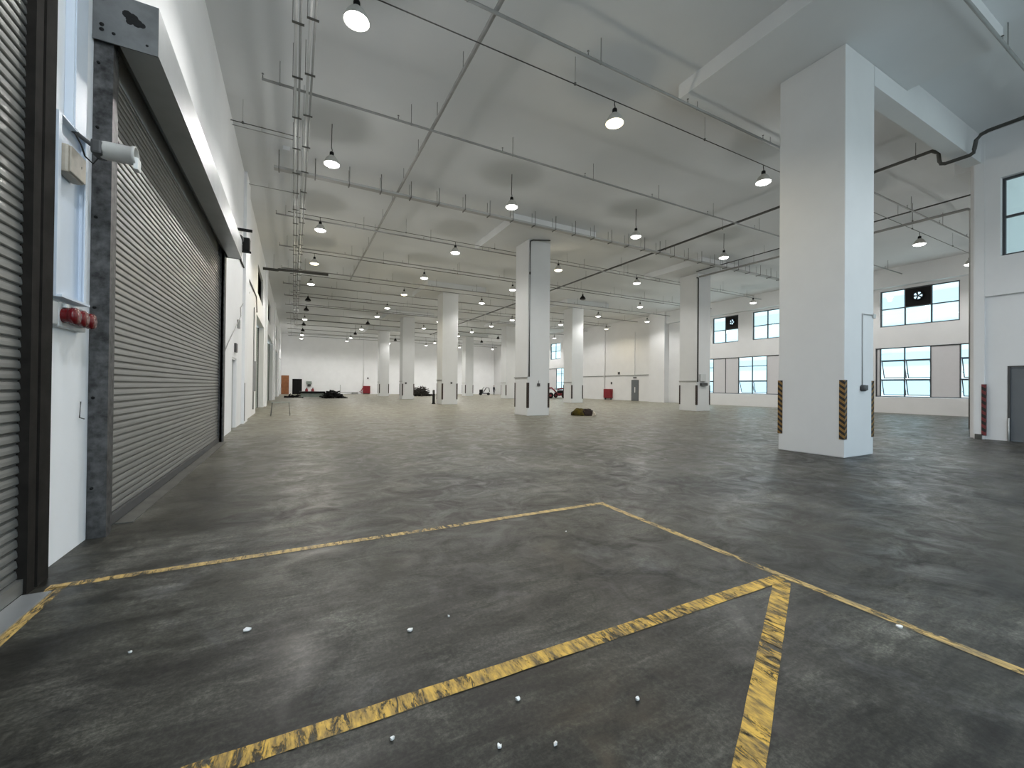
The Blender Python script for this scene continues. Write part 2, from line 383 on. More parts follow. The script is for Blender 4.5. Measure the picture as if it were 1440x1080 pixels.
# ------------------------------------------------------------------ windows
wn_i = [0]
def frame_bars(b, x, ys, zs, t=0.07, d=0.09):
    for y in ys: b.box(x-d/2, x+d/2, y-t/2, y+t/2, zs[0], zs[-1])
    for z in zs: b.box(x-d/2, x+d/2, ys[0], ys[-1], z-t/2, z+t/2)
    return b
def window(x, ys, zs, fan=None, sashes=(), infill=(), thick=0.07):
    """ys: mullion lines (ascending), zs: transom lines; fan=(i,j) pane filled by fan panel; sashes tilt outward; infill columns are solid"""
    wn_i[0] += 1
    w = sempty('window_%d' % wn_i[0])
    e = 0.003
    ys2 = [ys[0]+0.035+e]+list(ys[1:-1])+[ys[-1]-0.035-e]; zs2 = [zs[0]+0.035+e]+list(zs[1:-1])+[zs[-1]-0.035-e]
    b = B()
    t, d = thick, 0.09
    for y in ys2: b.box(x-d/2, x+d/2, y-t/2, y+t/2, zs2[0]-t/2, zs2[-1]+t/2)
    for j, z in enumerate(zs2):
        for i in range(len(ys2)-1):
            if i in infill and 0 < j < len(zs2)-1: continue
            b.box(x-d/2+0.002, x+d/2-0.002, ys2[i]+t/2, ys2[i+1]-t/2, z-t/2, z+t/2)
    b.build('window_frame', 'frame', w)
    for i in range(len(ys2)-1):
        if i in infill:
            B().box(x-0.02, x+0.02, ys2[i]+t/2, ys2[i+1]-t/2, zs2[0]+t/2, zs2[-1]-t/2).build('infill_panel', 'panel_white', w); continue
        for j in range(len(zs2)-1):
            ya, yb, za, zb = ys2[i]+t/2, ys2[i+1]-t/2, zs2[j]+t/2, zs2[j+1]-t/2
            if fan == (i, j):
                fp = B().box(x-0.03, x+0.01, ya, (ya+yb)/2-0.21, za, zb).box(x-0.03, x+0.01, (ya+yb)/2+0.21, yb, za, zb)
                zc = (za+zb)/2+0.05; yc = (ya+yb)/2
                fp.box(x-0.03, x+0.01, yc-0.21, yc+0.21, za, zc-0.24).box(x-0.03, x+0.01, yc-0.21, yc+0.21, zc+0.24, zb)
                f = fp.build('fan_panel', 'black', w)
                fr = B().lathe([(0.24, -0.08), (0.33, -0.08), (0.33, 0.03), (0.24, 0.03), (0.24, -0.08)], 20, (x-0.03, yc, zc), axis='X')
                fr.build('fan_ring', 'black', f)
                fb = B().lathe([(0.001, -0.04), (0.07, -0.04), (0.07, 0.04), (0.001, 0.04)], 12, (x-0.04, yc, zc), axis='X')
                for k in range(5):
                    a = 2*math.pi*k/5; c = Vector((x-0.04, yc, zc))
                    dr = Vector((0, math.cos(a), math.sin(a))); pr = Vector((0.25, -math.sin(a)*0.95, math.cos(a)*0.95))
                    p0, p1 = c+dr*0.06, c+dr*0.235
                    fb.poly([p0-pr*0.035, p0+pr*0.035, p1+pr*0.075, p1-pr*0.055]); fb.poly([p0-pr*0.035+Vector((.006, 0, 0)), p1-pr*0.055+Vector((.006, 0, 0)), p1+pr*0.075+Vector((.006, 0, 0)), p0+pr*0.035+Vector((.006, 0, 0))])
                fb.build('fan_blades', 'dark', f)
                continue
            if (j in sashes):
                s = B(); q = 0.05; L = zb-za-0.01
                s.box(-0.02, 0.02, ya+0.005, ya+q, -L, 0).box(-0.02, 0.02, yb-q, yb-0.005, -L, 0)
                s.box(-0.018, 0.018, ya+q, yb-q, -q, 0).box(-0.018, 0.018, ya+q, yb-q, -L, -L+q)
                ang = rad(-17)
                T = Matrix.Translation((x+0.06, 0, zb)) @ Matrix.Rotation(ang, 4, 'Y')
                so = s.xf(T).build('sash', 'frame', w)
                B().box(-0.004, 0.004, ya+q, yb-q, -L+q, -q).xf(T).build('pane', 'glass', so)
                st = B()
                for yy in (ya+0.03, yb-0.03): st.tube([(x+0.03, yy, za+0.35*L), (x+0.06+math.sin(-ang)*L*0.8, yy, zb-math.cos(ang)*L*0.8)], 0.010, 6)
                st.build('stay', 'frame', so)
            else:
                B().box(x-0.004, x+0.004, ya, yb, za, zb).build('pane', 'glass', w)
    return w
XW = XR+0.12
ZU = [5.95, 7.18, 8.45]
def lin(a, b_, n): return [a+(b_-a)*i/n for i in range(n+1)]
window(XW, lin(9.75, 13.70, 3), ZU, fan=(1, 1))
window(XW, lin(20.25, 22.85, 2), ZU)
window(XW, lin(24.2, 26.85, 2), ZU, fan=(0, 1))
window(XW, lin(28.1, 30.75, 2), ZU)
window(XW, lin(53.1, 55.9, 2), ZU)
window(XW, lin(48.9, 51.8, 2), ZU, fan=(1, 1))
ZL = [1.10, 2.30, 3.62, 4.50]
# ribbon near: mullions
window(XW, [5.8, 7.1, 8.4, 9.75, 11.1, 12.4, 13.7, 13.95], ZL, sashes=(0, 1), infill=(0, 3, 6), thick=0.06)
window(XW, [17.6, 18.9, 20.2, 21.6, 22.9, 24.2, 25.5, 26.8, 28.1, 29.4, 30.75], ZL, sashes=(0,), infill=(2, 5, 6, 9), thick=0.06)
window(XW, [49.6, 51.6, 52.9, 54.3, 56.7, 58.2], ZL, infill=(0, 3), thick=0.06)
for a, b_ in NW: window(XN+0.2, lin(a, b_, 3), [5.85, 7.10, 8.35])
window(XN+0.2, lin(-8.0, 1.6, 7), [1.1, 2.3, 3.6, 4.45])
# neighbouring block seen through the glass
nb = thing('office_block', 'pale banded office block seen through the far windows', 'building', (75, 0, 0))
bb = B()
bb.box(0, 12, -60, 130, -6, 26).build('wall', 'ext', nb)
for k in range(7):
    B().box(-0.15, 0.0, -58, 128, -3+k*4.0, -1.2+k*4.0).build('window_band', 'ext2', nb)

# ------------------------------------------------------------------ columns
def column(name_lbl, x0, y0, x1=None, guard='guard_d', panel=True, ledge=True, beam=False):
    x1 = x1 or x0+1.38
    t = thing('concrete_column', name_lbl, 'column', (x0, y0, 0), group=None)
    W, D = x1-x0, 1.45
    B().box(0, W, 0, D, 0, 9.5, bev=0.02).build('shaft', 'column', t)
    if panel: B().box(W/2-2.5, W/2+2.5, D/2-2.4, D/2+2.4, 9.5, ZS-0.002).build('drop_panel', 'soffit', t)
    g = 0.10; th = 0.012; z0, z1 = 0.42, 1.78
    for sx, sy in ((0, 0), (0, 1), (1, 0), (1, 1)):
        b = B(); X = sx*W; Y = sy*D; dx = 1 if sx == 0 else -1; dy = 1 if sy == 0 else -1
        xa, xb = sorted((X-dx*th, X+dx*g)); ya, yb = sorted((Y-dy*th, Y))
        b.box(xa, xb, ya, yb, z0, z1)
        xa, xb = sorted((X-dx*th, X)); ya, yb = sorted((Y, Y+dy*g))
        b.box(xa, xb, ya, yb, z0, z1)
        b.build('corner_guard', guard, t)
    if ledge: B().box(-0.05, 0.0, 0.0, D, 2.04, 2.09).build('ledge', 'pipe', t)
    return t
rowname = ['nearest the camera', 'second from the camera', 'third from the camera', 'fourth from the camera', 'fifth from the camera']
cols = {}
for k in range(5):
    y = 4.82 + GW*k
    if k == 0:
        lbl = 'massive white column nearest the camera, with black and yellow striped corner guards and a conduit'
    elif k == 1:
        lbl = 'white column in mid hall with a dark corner pipe, left of the brown tarp heap'
    else: lbl = 'white concrete column in the left row, %s' % rowname[k]
    cols[(0, k)] = column(lbl, 11.1, y, guard='guard_y' if k == 0 else 'guard_d', ledge=k > 0)
    if k > 0:
        if k == 1: lbl = 'white column with dark corner pipe in front of the window wall, nearest of right row'
        else: lbl = 'white concrete column in the right row, %s' % rowname[k-1]
        cols[(1, k)] = column(lbl, 24.5, y)
# column fittings
c = cols[(0, 0)]
B().tube([(0.8, -0.015, 1.63), (0.8, -0.015, 3.36)], 0.012, 8).tube([(0.8, -0.015, 3.36), (1.36, -0.015, 3.38)], 0.012, 8).build('conduit', 'pipe_light', c)
sb_ = B().lathe([(0.001, -0.10), (0.06, -0.10), (0.075, -0.08), (0.075, 0.0), (0.001, 0.0)], 16, (0.78, -0.0, 1.60), axis='Y').box(0.83, 0.95, -0.07, 0, 1.55, 1.67, bev=0.01)
sb_.build('isolator_switch', 'dark', c)
B().box(1.3, 1.42, -0.03, 0.0, 3.30, 3.40).build('cable_clip', 'pipe_light', c)
c = cols[(0, 1)]
B().tube([(1.05, -0.5, 9.44), (0.2, -0.12, 9.44), (0.06, -0.06, 9.38), (0.06, -0.06, 2.1)], 0.035, 10).lathe([(0.05, 0), (0.05, 0.12)], 12, (0.06, -0.06, 7.6)).build('down_pipe', 'pipe_dark', c)
B().box(0.6, 0.76, -0.06, 0, 1.6, 1.75, bev=0.01).tube([(0.68, -0.03, 1.75), (0.68, -0.03, 1.9)], 0.012, 6).build('switch_box', 'dark', c)
c = cols[(1, 1)]
B().tube([(-0.15, -0.08, 9.14), (0.0, -0.08, 9.14), (0.0, -0.08, 2.0)], 0.045, 10).build('down_pipe', 'pipe_dark', c)
B().box(0.25, 0.8, -0.12, 0, 2.05, 2.55, bev=0.01).build('switch_box', 'socketgrey', c)
B().box(0.3, 0.95, -0.16, 0, 1.75, 1.95, bev=0.02).build('cable_tray', 'dark', c)
c = cols[(0, 2)]; B().box(0.75, 0.9, -0.05, 0, 1.75, 1.9, bev=0.01).build('switch_box', 'dark', c)
c = cols[(0, 3)]; B().box(0.3, 0.5, -0.05, 0, 1.75, 1.95, bev=0.01).build('switch_box', 'dark', c)
# beam from the near column to the facade corner
bm_ = B().box(12.485, XN-0.02, 4.82, 5.22, 9.0, 9.49).box(14.32, XN-0.02, 4.82, 5.22, 9.49, ZS-0.002)
tag(bm_.build('ceiling_beam', 'soffit'), 'white concrete beam running from the nearest column to the right wall corner', 'beam')
tag(B().box(XN+0.36, XR-0.005, YC+0.42, YC+0.8, 9.0, ZS-0.002).build('ceiling_beam', 'soffit'), 'concrete beam over the return wall at far right, mostly hidden behind the nearest column', 'beam')

# corner guard on the near right pilaster
tag(B().box(XN-0.035, XN-0.021, YC-0.02, YC+0.06, 0.12, 1.78).box(XN-0.035, XN+0.07, YC-0.034, YC-0.02, 0.12, 1.78).build('corner_guard', 'guard_r'), 'black and red striped corner guard on the pilaster beside the grey door', 'corner guard')
# near right door
d = sempty('door_1')
B().box(XN+0.12, XN+0.17, 2.66, 4.21, 0.01, 2.30).build('door_leaf', 'door_grey', d)
B().box(XN+0.07, XN+0.2, 4.215, 4.265, 0, 2.355).box(XN+0.07, XN+0.2, 2.605, 2.655, 0, 2.355).box(XN+0.07, XN+0.2, 2.655, 4.215, 2.305, 2.355).build('door_frame', 'dark', d)
tag(B().tube([(XN+0.03, 4.23, 0.0), (XN+0.03, 4.23, 0.72)], 0.018, 8).build('guide_post', 'socketgrey'), 'short pale grey post beside the dark grey door at far right', 'post')

# ------------------------------------------------------------------ roller shutters
def slats(y0, y1, z0, z1, x, pitch=0.076, depth=0.016):
    b = B(); prof = []
    z = z0; n = int((z1-z0)/pitch)
    for k in range(n):
        zb = z0+k*pitch
        for (u, v) in ((0.0, 0.0), (0.05, 0.7), (0.16, 1.0), (0.5, 0.86), (0.80, 0.52), (0.86, -0.1)):
            prof.append((x+depth*v, zb+u*pitch))
    prof.append((x, z0+n*pitch))
    va = [b.bm.verts.new((p[0], y0, p[1])) for p in prof]; vb = [b.bm.verts.new((p[0], y1, p[1])) for p in prof]
    wa = [b.bm.verts.new((x-0.012, y0, p[1])) for p in (prof[0], prof[-1])]; wb_ = [b.bm.verts.new((x-0.012, y1, p[1])) for p in (prof[0], prof[-1])]
    for i in range(len(prof)-1):
        f = b.bm.faces.new((va[i], vb[i], vb[i+1], va[i+1]))
    b.bm.faces.new((wa[0], wa[1], wb_[1], wb_[0]))
    b.bm.faces.new((va[0], wa[0], wb_[0], vb[0])); b.bm.faces.new((va[-1], vb[-1], wb_[1], wa[1]))
    return b
def shutter(lbl, ya, yb, zt, railkey, xr=-1.65):
    t = thing('roller_shutter', lbl, 'shutter', (0, 0, 0))
    slats(ya+0.12, yb-0.12, 0.12, zt, -1.765).build('curtain', 'galv', t)
    bt = B().box(-1.785, -1.72, ya+0.12, yb-0.12, 0.015, 0.12).build('bottom_bar', 'galv' if railkey == 'rail_dark' else 'dark', t)
    for (a, b2) in ((ya-0.16, ya+0.14), (yb-0.14, yb+0.16)):
        g = B()
        near = a
        g.box(XL+0.002, xr, a, a+0.10, 0.0, zt+0.1)       # outer angle
        if a < (ya+yb)/2:
            g.box(-1.79, xr-0.015, a+0.1, a+0.18, 0.0, zt); g.box(-1.735, xr-0.04, a+0.18, a+0.29, 0.0, zt)
        else:
            g.box(-1.72, xr-0.02, a, a+0.14, 0.0, zt+0.1); g.box(XL+0.002, xr, a+0.14, b2, 0.0, zt+0.1)
        g.build('guide_rail', railkey, t)
    return t
sh2 = shutter('large closed grey roller shutter with metal hood, right of the white pillar', 5.75, 13.45, 4.97, 'rail')
# bolts on the rail
for z in (0.5, 1.4, 2.3, 3.2, 4.1, 4.75): B().lathe([(0.001, -0.012), (0.014, -0.012), (0.014, 0.0)], 8, (-1.76, 5.59, z), axis='Y').build('bolt', 'black', sh2)
hd = B()
hy0, hy1 = 5.55, 13.5
hx, hz0, hz1 = -1.29, 4.97, 5.47
hd.box(hx-0.012, hx, hy0+0.012, hy1-0.012, hz0, hz1, 'hood'); hd.box(XL+0.002, hx-0.012, hy0+0.012, hy1-0.012, hz1-0.012, hz1, 'hood')
hd.box(-1.60, hx-0.012, hy0+0.012, hy1-0.012, hz0, hz0+0.012, 'hood')
h = hd.build('hood', None, sh2)
B().box(XL+0.002, hx, hy0, hy0+0.012, hz0-0.01, hz1).build('end_plate', 'hood_end', h)
B().box(XL+0.002, hx, hy1-0.012, hy1, hz0-0.01, hz1).build('end_plate', 'hood_end', h)
bl = B()
for (x, z, r) in ((-1.50, 5.27, 0.055), (-1.46, 5.24, 0.045), (-1.54, 5.30, 0.04), (-1.52, 5.23, 0.03), (-1.42, 5.23, 0.028)):
    bl.lathe([(0.001, 0), (r*0.7, -0.002), (r, 0.0)], 9, (x, hy0-0.001, z), axis='Y')
bl.build('stain', 'black', h)
for (x, z, r) in ((-1.73, 5.43, 0.02), (-1.73, 5.38, 0.02), (-1.73, 5.12, 0.02), (-1.73, 5.07, 0.02), (-1.64, 5.06, 0.016), (-1.38, 5.04, 0.013)):
    B().lathe([(0.001, -0.004), (r*0.7, -0.004), (r, 0.0)], 9, (x, hy0-0.001, z), axis='Y').build('bolt', 'black', h)
B().tube([(-1.55, 5.7, 5.24), (-1.55, 13.3, 5.24)], 0.2, 20).build('roller_drum', 'galv', sh2)
sh1 = shutter('closed grey roller shutter at the left edge with a dark brown guide rail', -1.5, 4.46, 5.2, 'rail_dark', xr=-1.70)
# sill strips
tag(B().box(-1.715, -1.56, -1.5, 4.29, 0.0, 0.014).build('threshold_plate', 'hood'), 'bare steel threshold plate under the left edge shutter', 'threshold')
tag(B().box(-1.715, -1.56, 6.05, 13.28, 0.0, 0.012).build('concrete_sill', 'kerb'), 'dark concrete sill strip along the foot of the large shutter', 'sill')
# chain motor at the far end of the hood
mo = thing('shutter_motor', 'black shutter motor with chain wheel at the far end of the metal hood', 'motor', (-1.3, 13.8, 0))
B().box(-0.495, 0.22, 0.0, 0.05, 5.85, 5.92).box(-0.495, 0.20, 0.0, 0.05, 5.25, 5.30).box(-0.495, -0.44, 0.0, 0.4, 5.25, 5.92).build('bracket', 'black', mo)
B().lathe([(0.001, 0), (0.13, 0), (0.14, 0.03), (0.14, 0.12), (0.13, 0.15), (0.001, 0.15)], 20, (-0.12, 0.0, 5.62), axis='Y').build('chain_wheel', 'dark', mo)
B().lathe([(0.001, -0.03), (0.05, -0.03), (0.05, 0.0)], 12, (-0.12, 0.0, 5.64), axis='Y').build('hub_cap', 'chipm', mo)
B().box(-0.43, -0.25, 0.05, 0.35, 5.32, 5.8, bev=0.02).box(-0.02, 0.16, 0.05, 0.3, 5.32, 5.7, bev=0.03).build('gearbox', 'black', mo)
lp = B(); 
for dx in (-0.03, 0.03):
    lp.tube([(-0.12+dx*4, 0.07, 5.6), (-0.12+dx*3, 0.07, 5.3), (-0.12+dx, 0.07, 5.05)], 0.01, 6)
lp.build('chain', 'pipe', mo)
# looping cable and wall conduit beyond the motor
tag(B().tube([(-1.77, 16.0, 6.1), (-1.77, 25.5, 6.15)], 0.03, 8).tube([(-1.77, 25.5, 6.15), (-1.77, 26.0, 5.4)], 0.025, 8).build('wall_conduit', 'pipe_dark'), 'dark conduit running along the white wall past the shutter motor', 'conduit')
pts = [(-1.775, 13.9+ k*0.7, 2.1+3.6*(k/12)**0.8 - 0.25*math.sin(k/12*math.pi)) for k in range(13)]
pts = [(p[0]+0.0, p[1], p[2]) for p in pts if p[1] < 17.3]+[(-1.70, 17.7, 4.0), (-1.775, 18.4, 4.4), (-1.775, 22.0, 5.7)]
tag(B().tube(pts, 0.014, 6).build('hanging_cable', 'pipe'), 'thin grey cable sloping up the white wall beside the large shutter', 'cable')

# ------------------------------------------------------------------ fittings on the white pillar
eb = thing('wall_enclosure', 'pale blue-grey open metal enclosure on the pillar between the shutters', 'enclosure', (XL, 4.76, 0))
e = B(); z0, z1, yw, dd = 2.26, 3.80, 0.56, 0.066
e.box(0.002, dd, 0, 0.012, z0, z1); e.box(0.002, dd, yw-0.012, yw, z0, z1)
e.box(0.002, dd, 0.012, yw-0.012, z1-0.012, z1); e.box(0.002, dd+0.03, 0.012, yw-0.012, z0, z0+0.02)
e.box(0.002, 0.012, 0.012, yw-0.012, z0+0.02, z1-0.012); e.box(dd-0.01, dd, 0.012, 0.05, z0+0.02, z1-0.012); e.box(dd-0.01, dd, yw-0.05, yw-0.012, z0+0.02, z1-0.012)
e.build('housing', 'pale_box', eb)
for zz in (3.42, 3.36): B().lathe([(0.001, -0.006), (0.005, -0.006), (0.005, 0)], 8, (0.035, 0, zz), axis='Y').build('screw', 'dark', eb)
tk = thing('cable_trunking', 'pale vertical trunking rising up the pillar above the enclosure', 'trunking', (XL, 5.02, 3.803))
B().box(0.002, 0.06, 0, 0.26, 0, ZS-3.81).build('body', 'pale_box', tk)
B().box(0.06, 0.068, 0.02, 0.24, 0, ZS-3.81).build('cover', 'pale_box', tk)
bx = thing('junction_box', 'stained beige junction box on the pillar behind the grey floodlight', 'junction box', (XL+0.013, 4.84, 3.33))
B().box(0.0, 0.085, 0, 0.30, 0, 0.24, bev=0.02).build('body', 'beige', bx); B().box(0.085, 0.10, 0.01, 0.29, 0.01, 0.23, bev=0.006).build('cover', 'beige', bx)
fl = thing('floodlight', 'pale grey cylindrical floodlight on a bracket beside the shutter rail', 'floodlight', (-1.60, 5.10, 3.68))
B().tube([(-0.185, 0, 0.135), (-0.05, 0, 0.03), (0.02, 0, 0.0)], 0.018, 8).box(-0.186, -0.172, -0.05, 0.05, 0.123, 0.20).build('bracket', 'dark', fl)
fb = B().lathe([(0.001, -0.03), (0.055, -0.02), (0.075, 0.03), (0.08, 0.06), (0.08, 0.24), (0.088, 0.245), (0.088, 0.27), (0.075, 0.27), (0.07, 0.15), (0.001, 0.14)], 24, axis='X')
fb.build('housing', 'lampgrey', fl)
B().box(-0.03, 0.05, -0.085, 0.085, -0.07, 0.055, bev=0.02).build('driver_box', 'dark', fl)
B().box(0.255, 0.29, -0.04, 0.05, -0.13, -0.02, bev=0.006).build('sensor', 'chipm', fl)
B().tube([(-0.14, -0.04, 0.08), (-0.09, -0.07, -0.02), (-0.06, -0.08, -0.12), (-0.01, -0.07, -0.17), (0.02, -0.05, -0.1)], 0.007, 6).tube([(-0.14, -0.05, -0.1), (-0.09, -0.06, -0.22), (-0.1, -0.05, -0.3)], 0.006, 6).build('cable', 'black', fl)
so = thing('socket_outlet', 'grey socket box with three round red sockets below the pale enclosure', 'socket outlet', (XL+0.002, 4.73, 2.03))
B().box(0, 0.055, 0, 0.10, 0, 0.19, bev=0.01).build('isolator_box', 'socketgrey', so)
B().box(0, 0.055, 0.11, 0.62, -0.01, 0.20, bev=0.01).build('body', 'socketgrey', so)
for k in range(3):
    yy = 0.18+0.165*k
    s_ = B().lathe([(0.06, 0.05), (0.062, 0.09), (0.06, 0.10), (0.072, 0.102), (0.073, 0.135), (0.062, 0.15), (0.001, 0.153)], 20, (0, yy, 0.09), axis='X').build('socket', 'red', so)
    B().box(0.055, 0.085, yy-0.03, yy+0.03, 0.155, 0.19, bev=0.006).build('hinge_lid', 'socketgrey', s_)
tag(B().tube([(XL+0.02, 5.38, 1.37), (XL+0.02, 5.36, 1.22), (XL+0.02, 5.46, 1.20)], 0.005, 6).build('wire_hook', 'dark'), 'small L-shaped wire hook low on the white pillar', 'hook')

# ------------------------------------------------------------------ left wall, farther along
d = sempty('door_2')
B().box(XL-0.14, XL-0.1, 16.46, 17.64, 0.01, 2.39).build('door_leaf', 'door_light', d)
B().box(XL-0.2, XL-0.02, 16.402, 16.46, 0, 2.448).box(XL-0.2, XL-0.02, 17.64, 17.698, 0, 2.448).box(XL-0.2, XL-0.02, 16.46, 17.64, 2.39, 2.448).build('door_frame', 'wall', d)
sg = B().box(XL, XL+0.06, 16.9, 17.3, 2.65, 2.95); tag(sg.build('exit_lamp', 'dark'), 'small dark box lamp above the narrow pale door', 'exit lamp')
tag(B().box(XL, XL+0.08, 17.6, 17.85, 3.55, 3.85, bev=0.01).build('junction_box', 'pipe'), 'small grey junction box high on the white wall above the narrow door', 'junction box')
tag(B().box(XL+0.1, XL+0.112, 19.3, 19.42, 0.1, 1.6).build('corner_guard', 'dark'), 'dark corner guard on the first white wall pilaster past the narrow door', 'corner guard')
tag(B().tube([(XL+0.03, 24.4, 0.3), (XL+0.03, 24.4, 5.4)], 0.03, 8).box(XL, XL+0.12, 24.35, 24.8, 1.2, 2.7).build('wall_riser', 'pipe'), 'grey riser with a panel on the wall before the first open bay', 'riser')
for i, (a, b_, z0, z1) in enumerate(LOPEN):
    t = thing('bay_shutter', 'pale grey recessed shutter, %s bay down the left wall after the white wall stretch' % ORD[i], 'shutter', (XL-0.35, a, 0))
    slats(0.02, b_-a-0.02, 0.02, z1-0.05, 0.0, 0.12, 0.02).build('curtain', 'green', t)
    B().box(-0.02, 0.06, 0.0, 0.02, 0, z1-0.002).build('guide_rail', 'dark', t); B().box(-0.02, 0.06, b_-a-0.02, b_-a, 0, z1-0.002).build('guide_rail', 'dark', t)
for i, (a, b_, z0, z1) in enumerate(LVENT):
    t = thing('wall_louvre', 'dark ventilation louvre high on the left wall, %s from the camera' % ORD[i], 'louvre', (XL-0.3, a+0.003, z0+0.003))
    L = b_-a-0.006; Hh = z1-z0-0.006
    fr = B().box(0, 0.2, 0, 0.06, 0, Hh).box(0, 0.2, L-0.06, L, 0, Hh).box(0, 0.2, 0.06, L-0.06, 0, 0.06).box(0, 0.2, 0.06, L-0.06, Hh-0.06, Hh).build('louvre_frame', 'frame', t)
    lv = B(); k = 0.12
    while k < Hh-0.12:
        lv.poly([(0.02, 0.06, k+0.1), (0.02, L-0.06, k+0.1), (0.18, L-0.06, k), (0.18, 0.06, k)]); lv.poly([(0.02, 0.06, k+0.09), (0.18, 0.06, k-0.01), (0.18, L-0.06, k-0.01), (0.02, L-0.06, k+0.09)]); k += 0.12
    lv.box(0.0, 0.01, 0.06, L-0.06, 0.06, Hh-0.06)
    lv.build('louvre_blades', 'black', t)

# ------------------------------------------------------------------ lamps
def lamp_parts(t, lit, warm=False):
    """origin at the lens; cord up to the conduit at +0.62"""
    B().lathe([(0.24, 0.0), (0.235, 0.03), (0.20, 0.12), (0.15, 0.20), (0.10, 0.25), (0.085, 0.26), (0.085, 0.265), (0.001, 0.266)], 24).lathe([(0.232, 0.002), (0.19, 0.12), (0.14, 0.19), (0.08, 0.24), (0.001, 0.245)], 24).build('reflector', 'lampgrey' if lit else 'black', t)
    B().lathe([(0.001, -0.075), (0.08, -0.068), (0.16, -0.045), (0.22, -0.01), (0.228, 0.012), (0.12, 0.016), (0.001, 0.016)], 24).build('lens', ('lens_warm' if warm else 'lens_on') if lit else 'lens_off', t)
    B().lathe([(0.001, 0.40), (0.055, 0.395), (0.065, 0.37), (0.065, 0.28), (0.05, 0.265), (0.001, 0.265)], 14).build('ballast', 'black', t)
def lamp(px, py_, row, colm, lit=True, warm=False, zc=8.60, light=True, hung=True):
    state = 'glowing' if lit and not warm else ('glowing yellowish' if warm else 'unlit')
    lbl = '%s high bay lamp, %s line from the left wall, %s row from the camera' % (state, ORD[colm], ORD[row])
    t = thing('high_bay_lamp', lbl, 'pendant lamp', (px, py_, zc), group='high bay lamps under the ceiling')
    lamp_parts(t, lit, warm)
    cord = B().tube([(0, 0, 0.39), (0.012, 0, 0.46), (-0.012, 0, 0.53), (0, 0, (9.186 if hung else ZS)-zc)], 0.012, 6)
    cord.build('cord', 'black', t)
    if lit and light:
        boost = (1.35 if colm == 0 else 1.0) if row < 8 else 1.6
        p = bpy.data.lights.new('lamp_side_light', 'POINT'); p.energy = LAMP_W*0.085*boost; p.shadow_soft_size = 0.12; p.color = (1.0, 0.88, 0.66) if warm else (1.0, 0.985, 0.95)
        po = bpy.data.objects.new('lamp_side_light', p); C.objects.link(po); po.parent = t; po.location = (0, 0, -0.22)
        d = bpy.data.lights.new('lamp_light', 'SPOT'); d.energy = LAMP_W*boost; d.spot_size = rad(165); d.spot_blend = 0.55; d.shadow_soft_size = 0.15
        d.color = (1.0, 0.88, 0.66) if warm else (1.0, 0.985, 0.95)
        o = bpy.data.objects.new('lamp_light', d); C.objects.link(o); o.parent = t; o.location = (0, 0, -0.12)
    return t
LX = [1.0, 7.5, 14.05, 20.4, 26.6, 33.2]
LY = [8.5, 14.4, 20.8, 26.7, 32.3, 38.8, 44.0, 50.0, 55.0, 61.0, 66.0, 71.0]
unlit = {(3, 3), (0, 5), (0, 6), (0, 8), (0, 9), (1, 7), (1, 9), (2, 8), (4, 8), (4, 9), (2, 10)}
warm = {(1, 0), (2, 2), (5, 5), (0, 3), (1, 4)}
for ci, x in enumerate(LX):
    for ri, y in enumerate(LY):
        if ci == 2 and ri == 0: x_ = 14.1
        else: x_ = x
        if x_ < 12.6 and x_ > 10.9: continue
        lamp(x_, y, ri, ci, (ci, ri) not in unlit, (ci, ri) in warm, hung=(ri != 1 and ri < 9 and not (ci == 0 and ri == 0) or (ci, ri) == (0, 0)))
# unseen cool fill lamps behind the camera, added to brighten pillar and nearest column
for x in (1.0, 7.5, 14.05):
    for y in (0.6, -4.4):
        t = thing('high_bay_lamp', 'added fill lamp out of frame overhead, %s line from left wall, %s' % (ORD[int(x/6.5)], {0.6: 'just above the camera', -4.4: 'behind the camera'}[y]), 'pendant lamp', (x, y, 8.58), group='added fill lamps behind the camera')
        lamp_parts(t, True)
        d = bpy.data.lights.new('lamp_light', 'SPOT'); d.energy = LAMP_W*{1.0: 2.4, 7.5: 0.5, 14.05: 1.2}[x]; d.spot_size = rad(165); d.spot_blend = 0.55; d.shadow_soft_size = 0.15; d.color = (0.86, 0.93, 1.0)
        o = bpy.data.objects.new('lamp_light', d); C.objects.link(o); o.parent = t; o.location = (0, 0, -0.12)
        B().tube([(0, 0, 0.40), (0, 0, ZS-0.002-8.58)], 0.010, 6).build('cord', 'black', t)

# ------------------------------------------------------------------ ceiling services
def hrods(t, items, r=0.009, key='hanger'):
    for (x, y, z0) in items:
        B().tube([(x, y, z0), (x, y, ZS-0.001)], r, 6).lathe([(0.03, -0.03), (0.03, 0.03)], 8, (x, y, z0)).build('hanger', key, t)
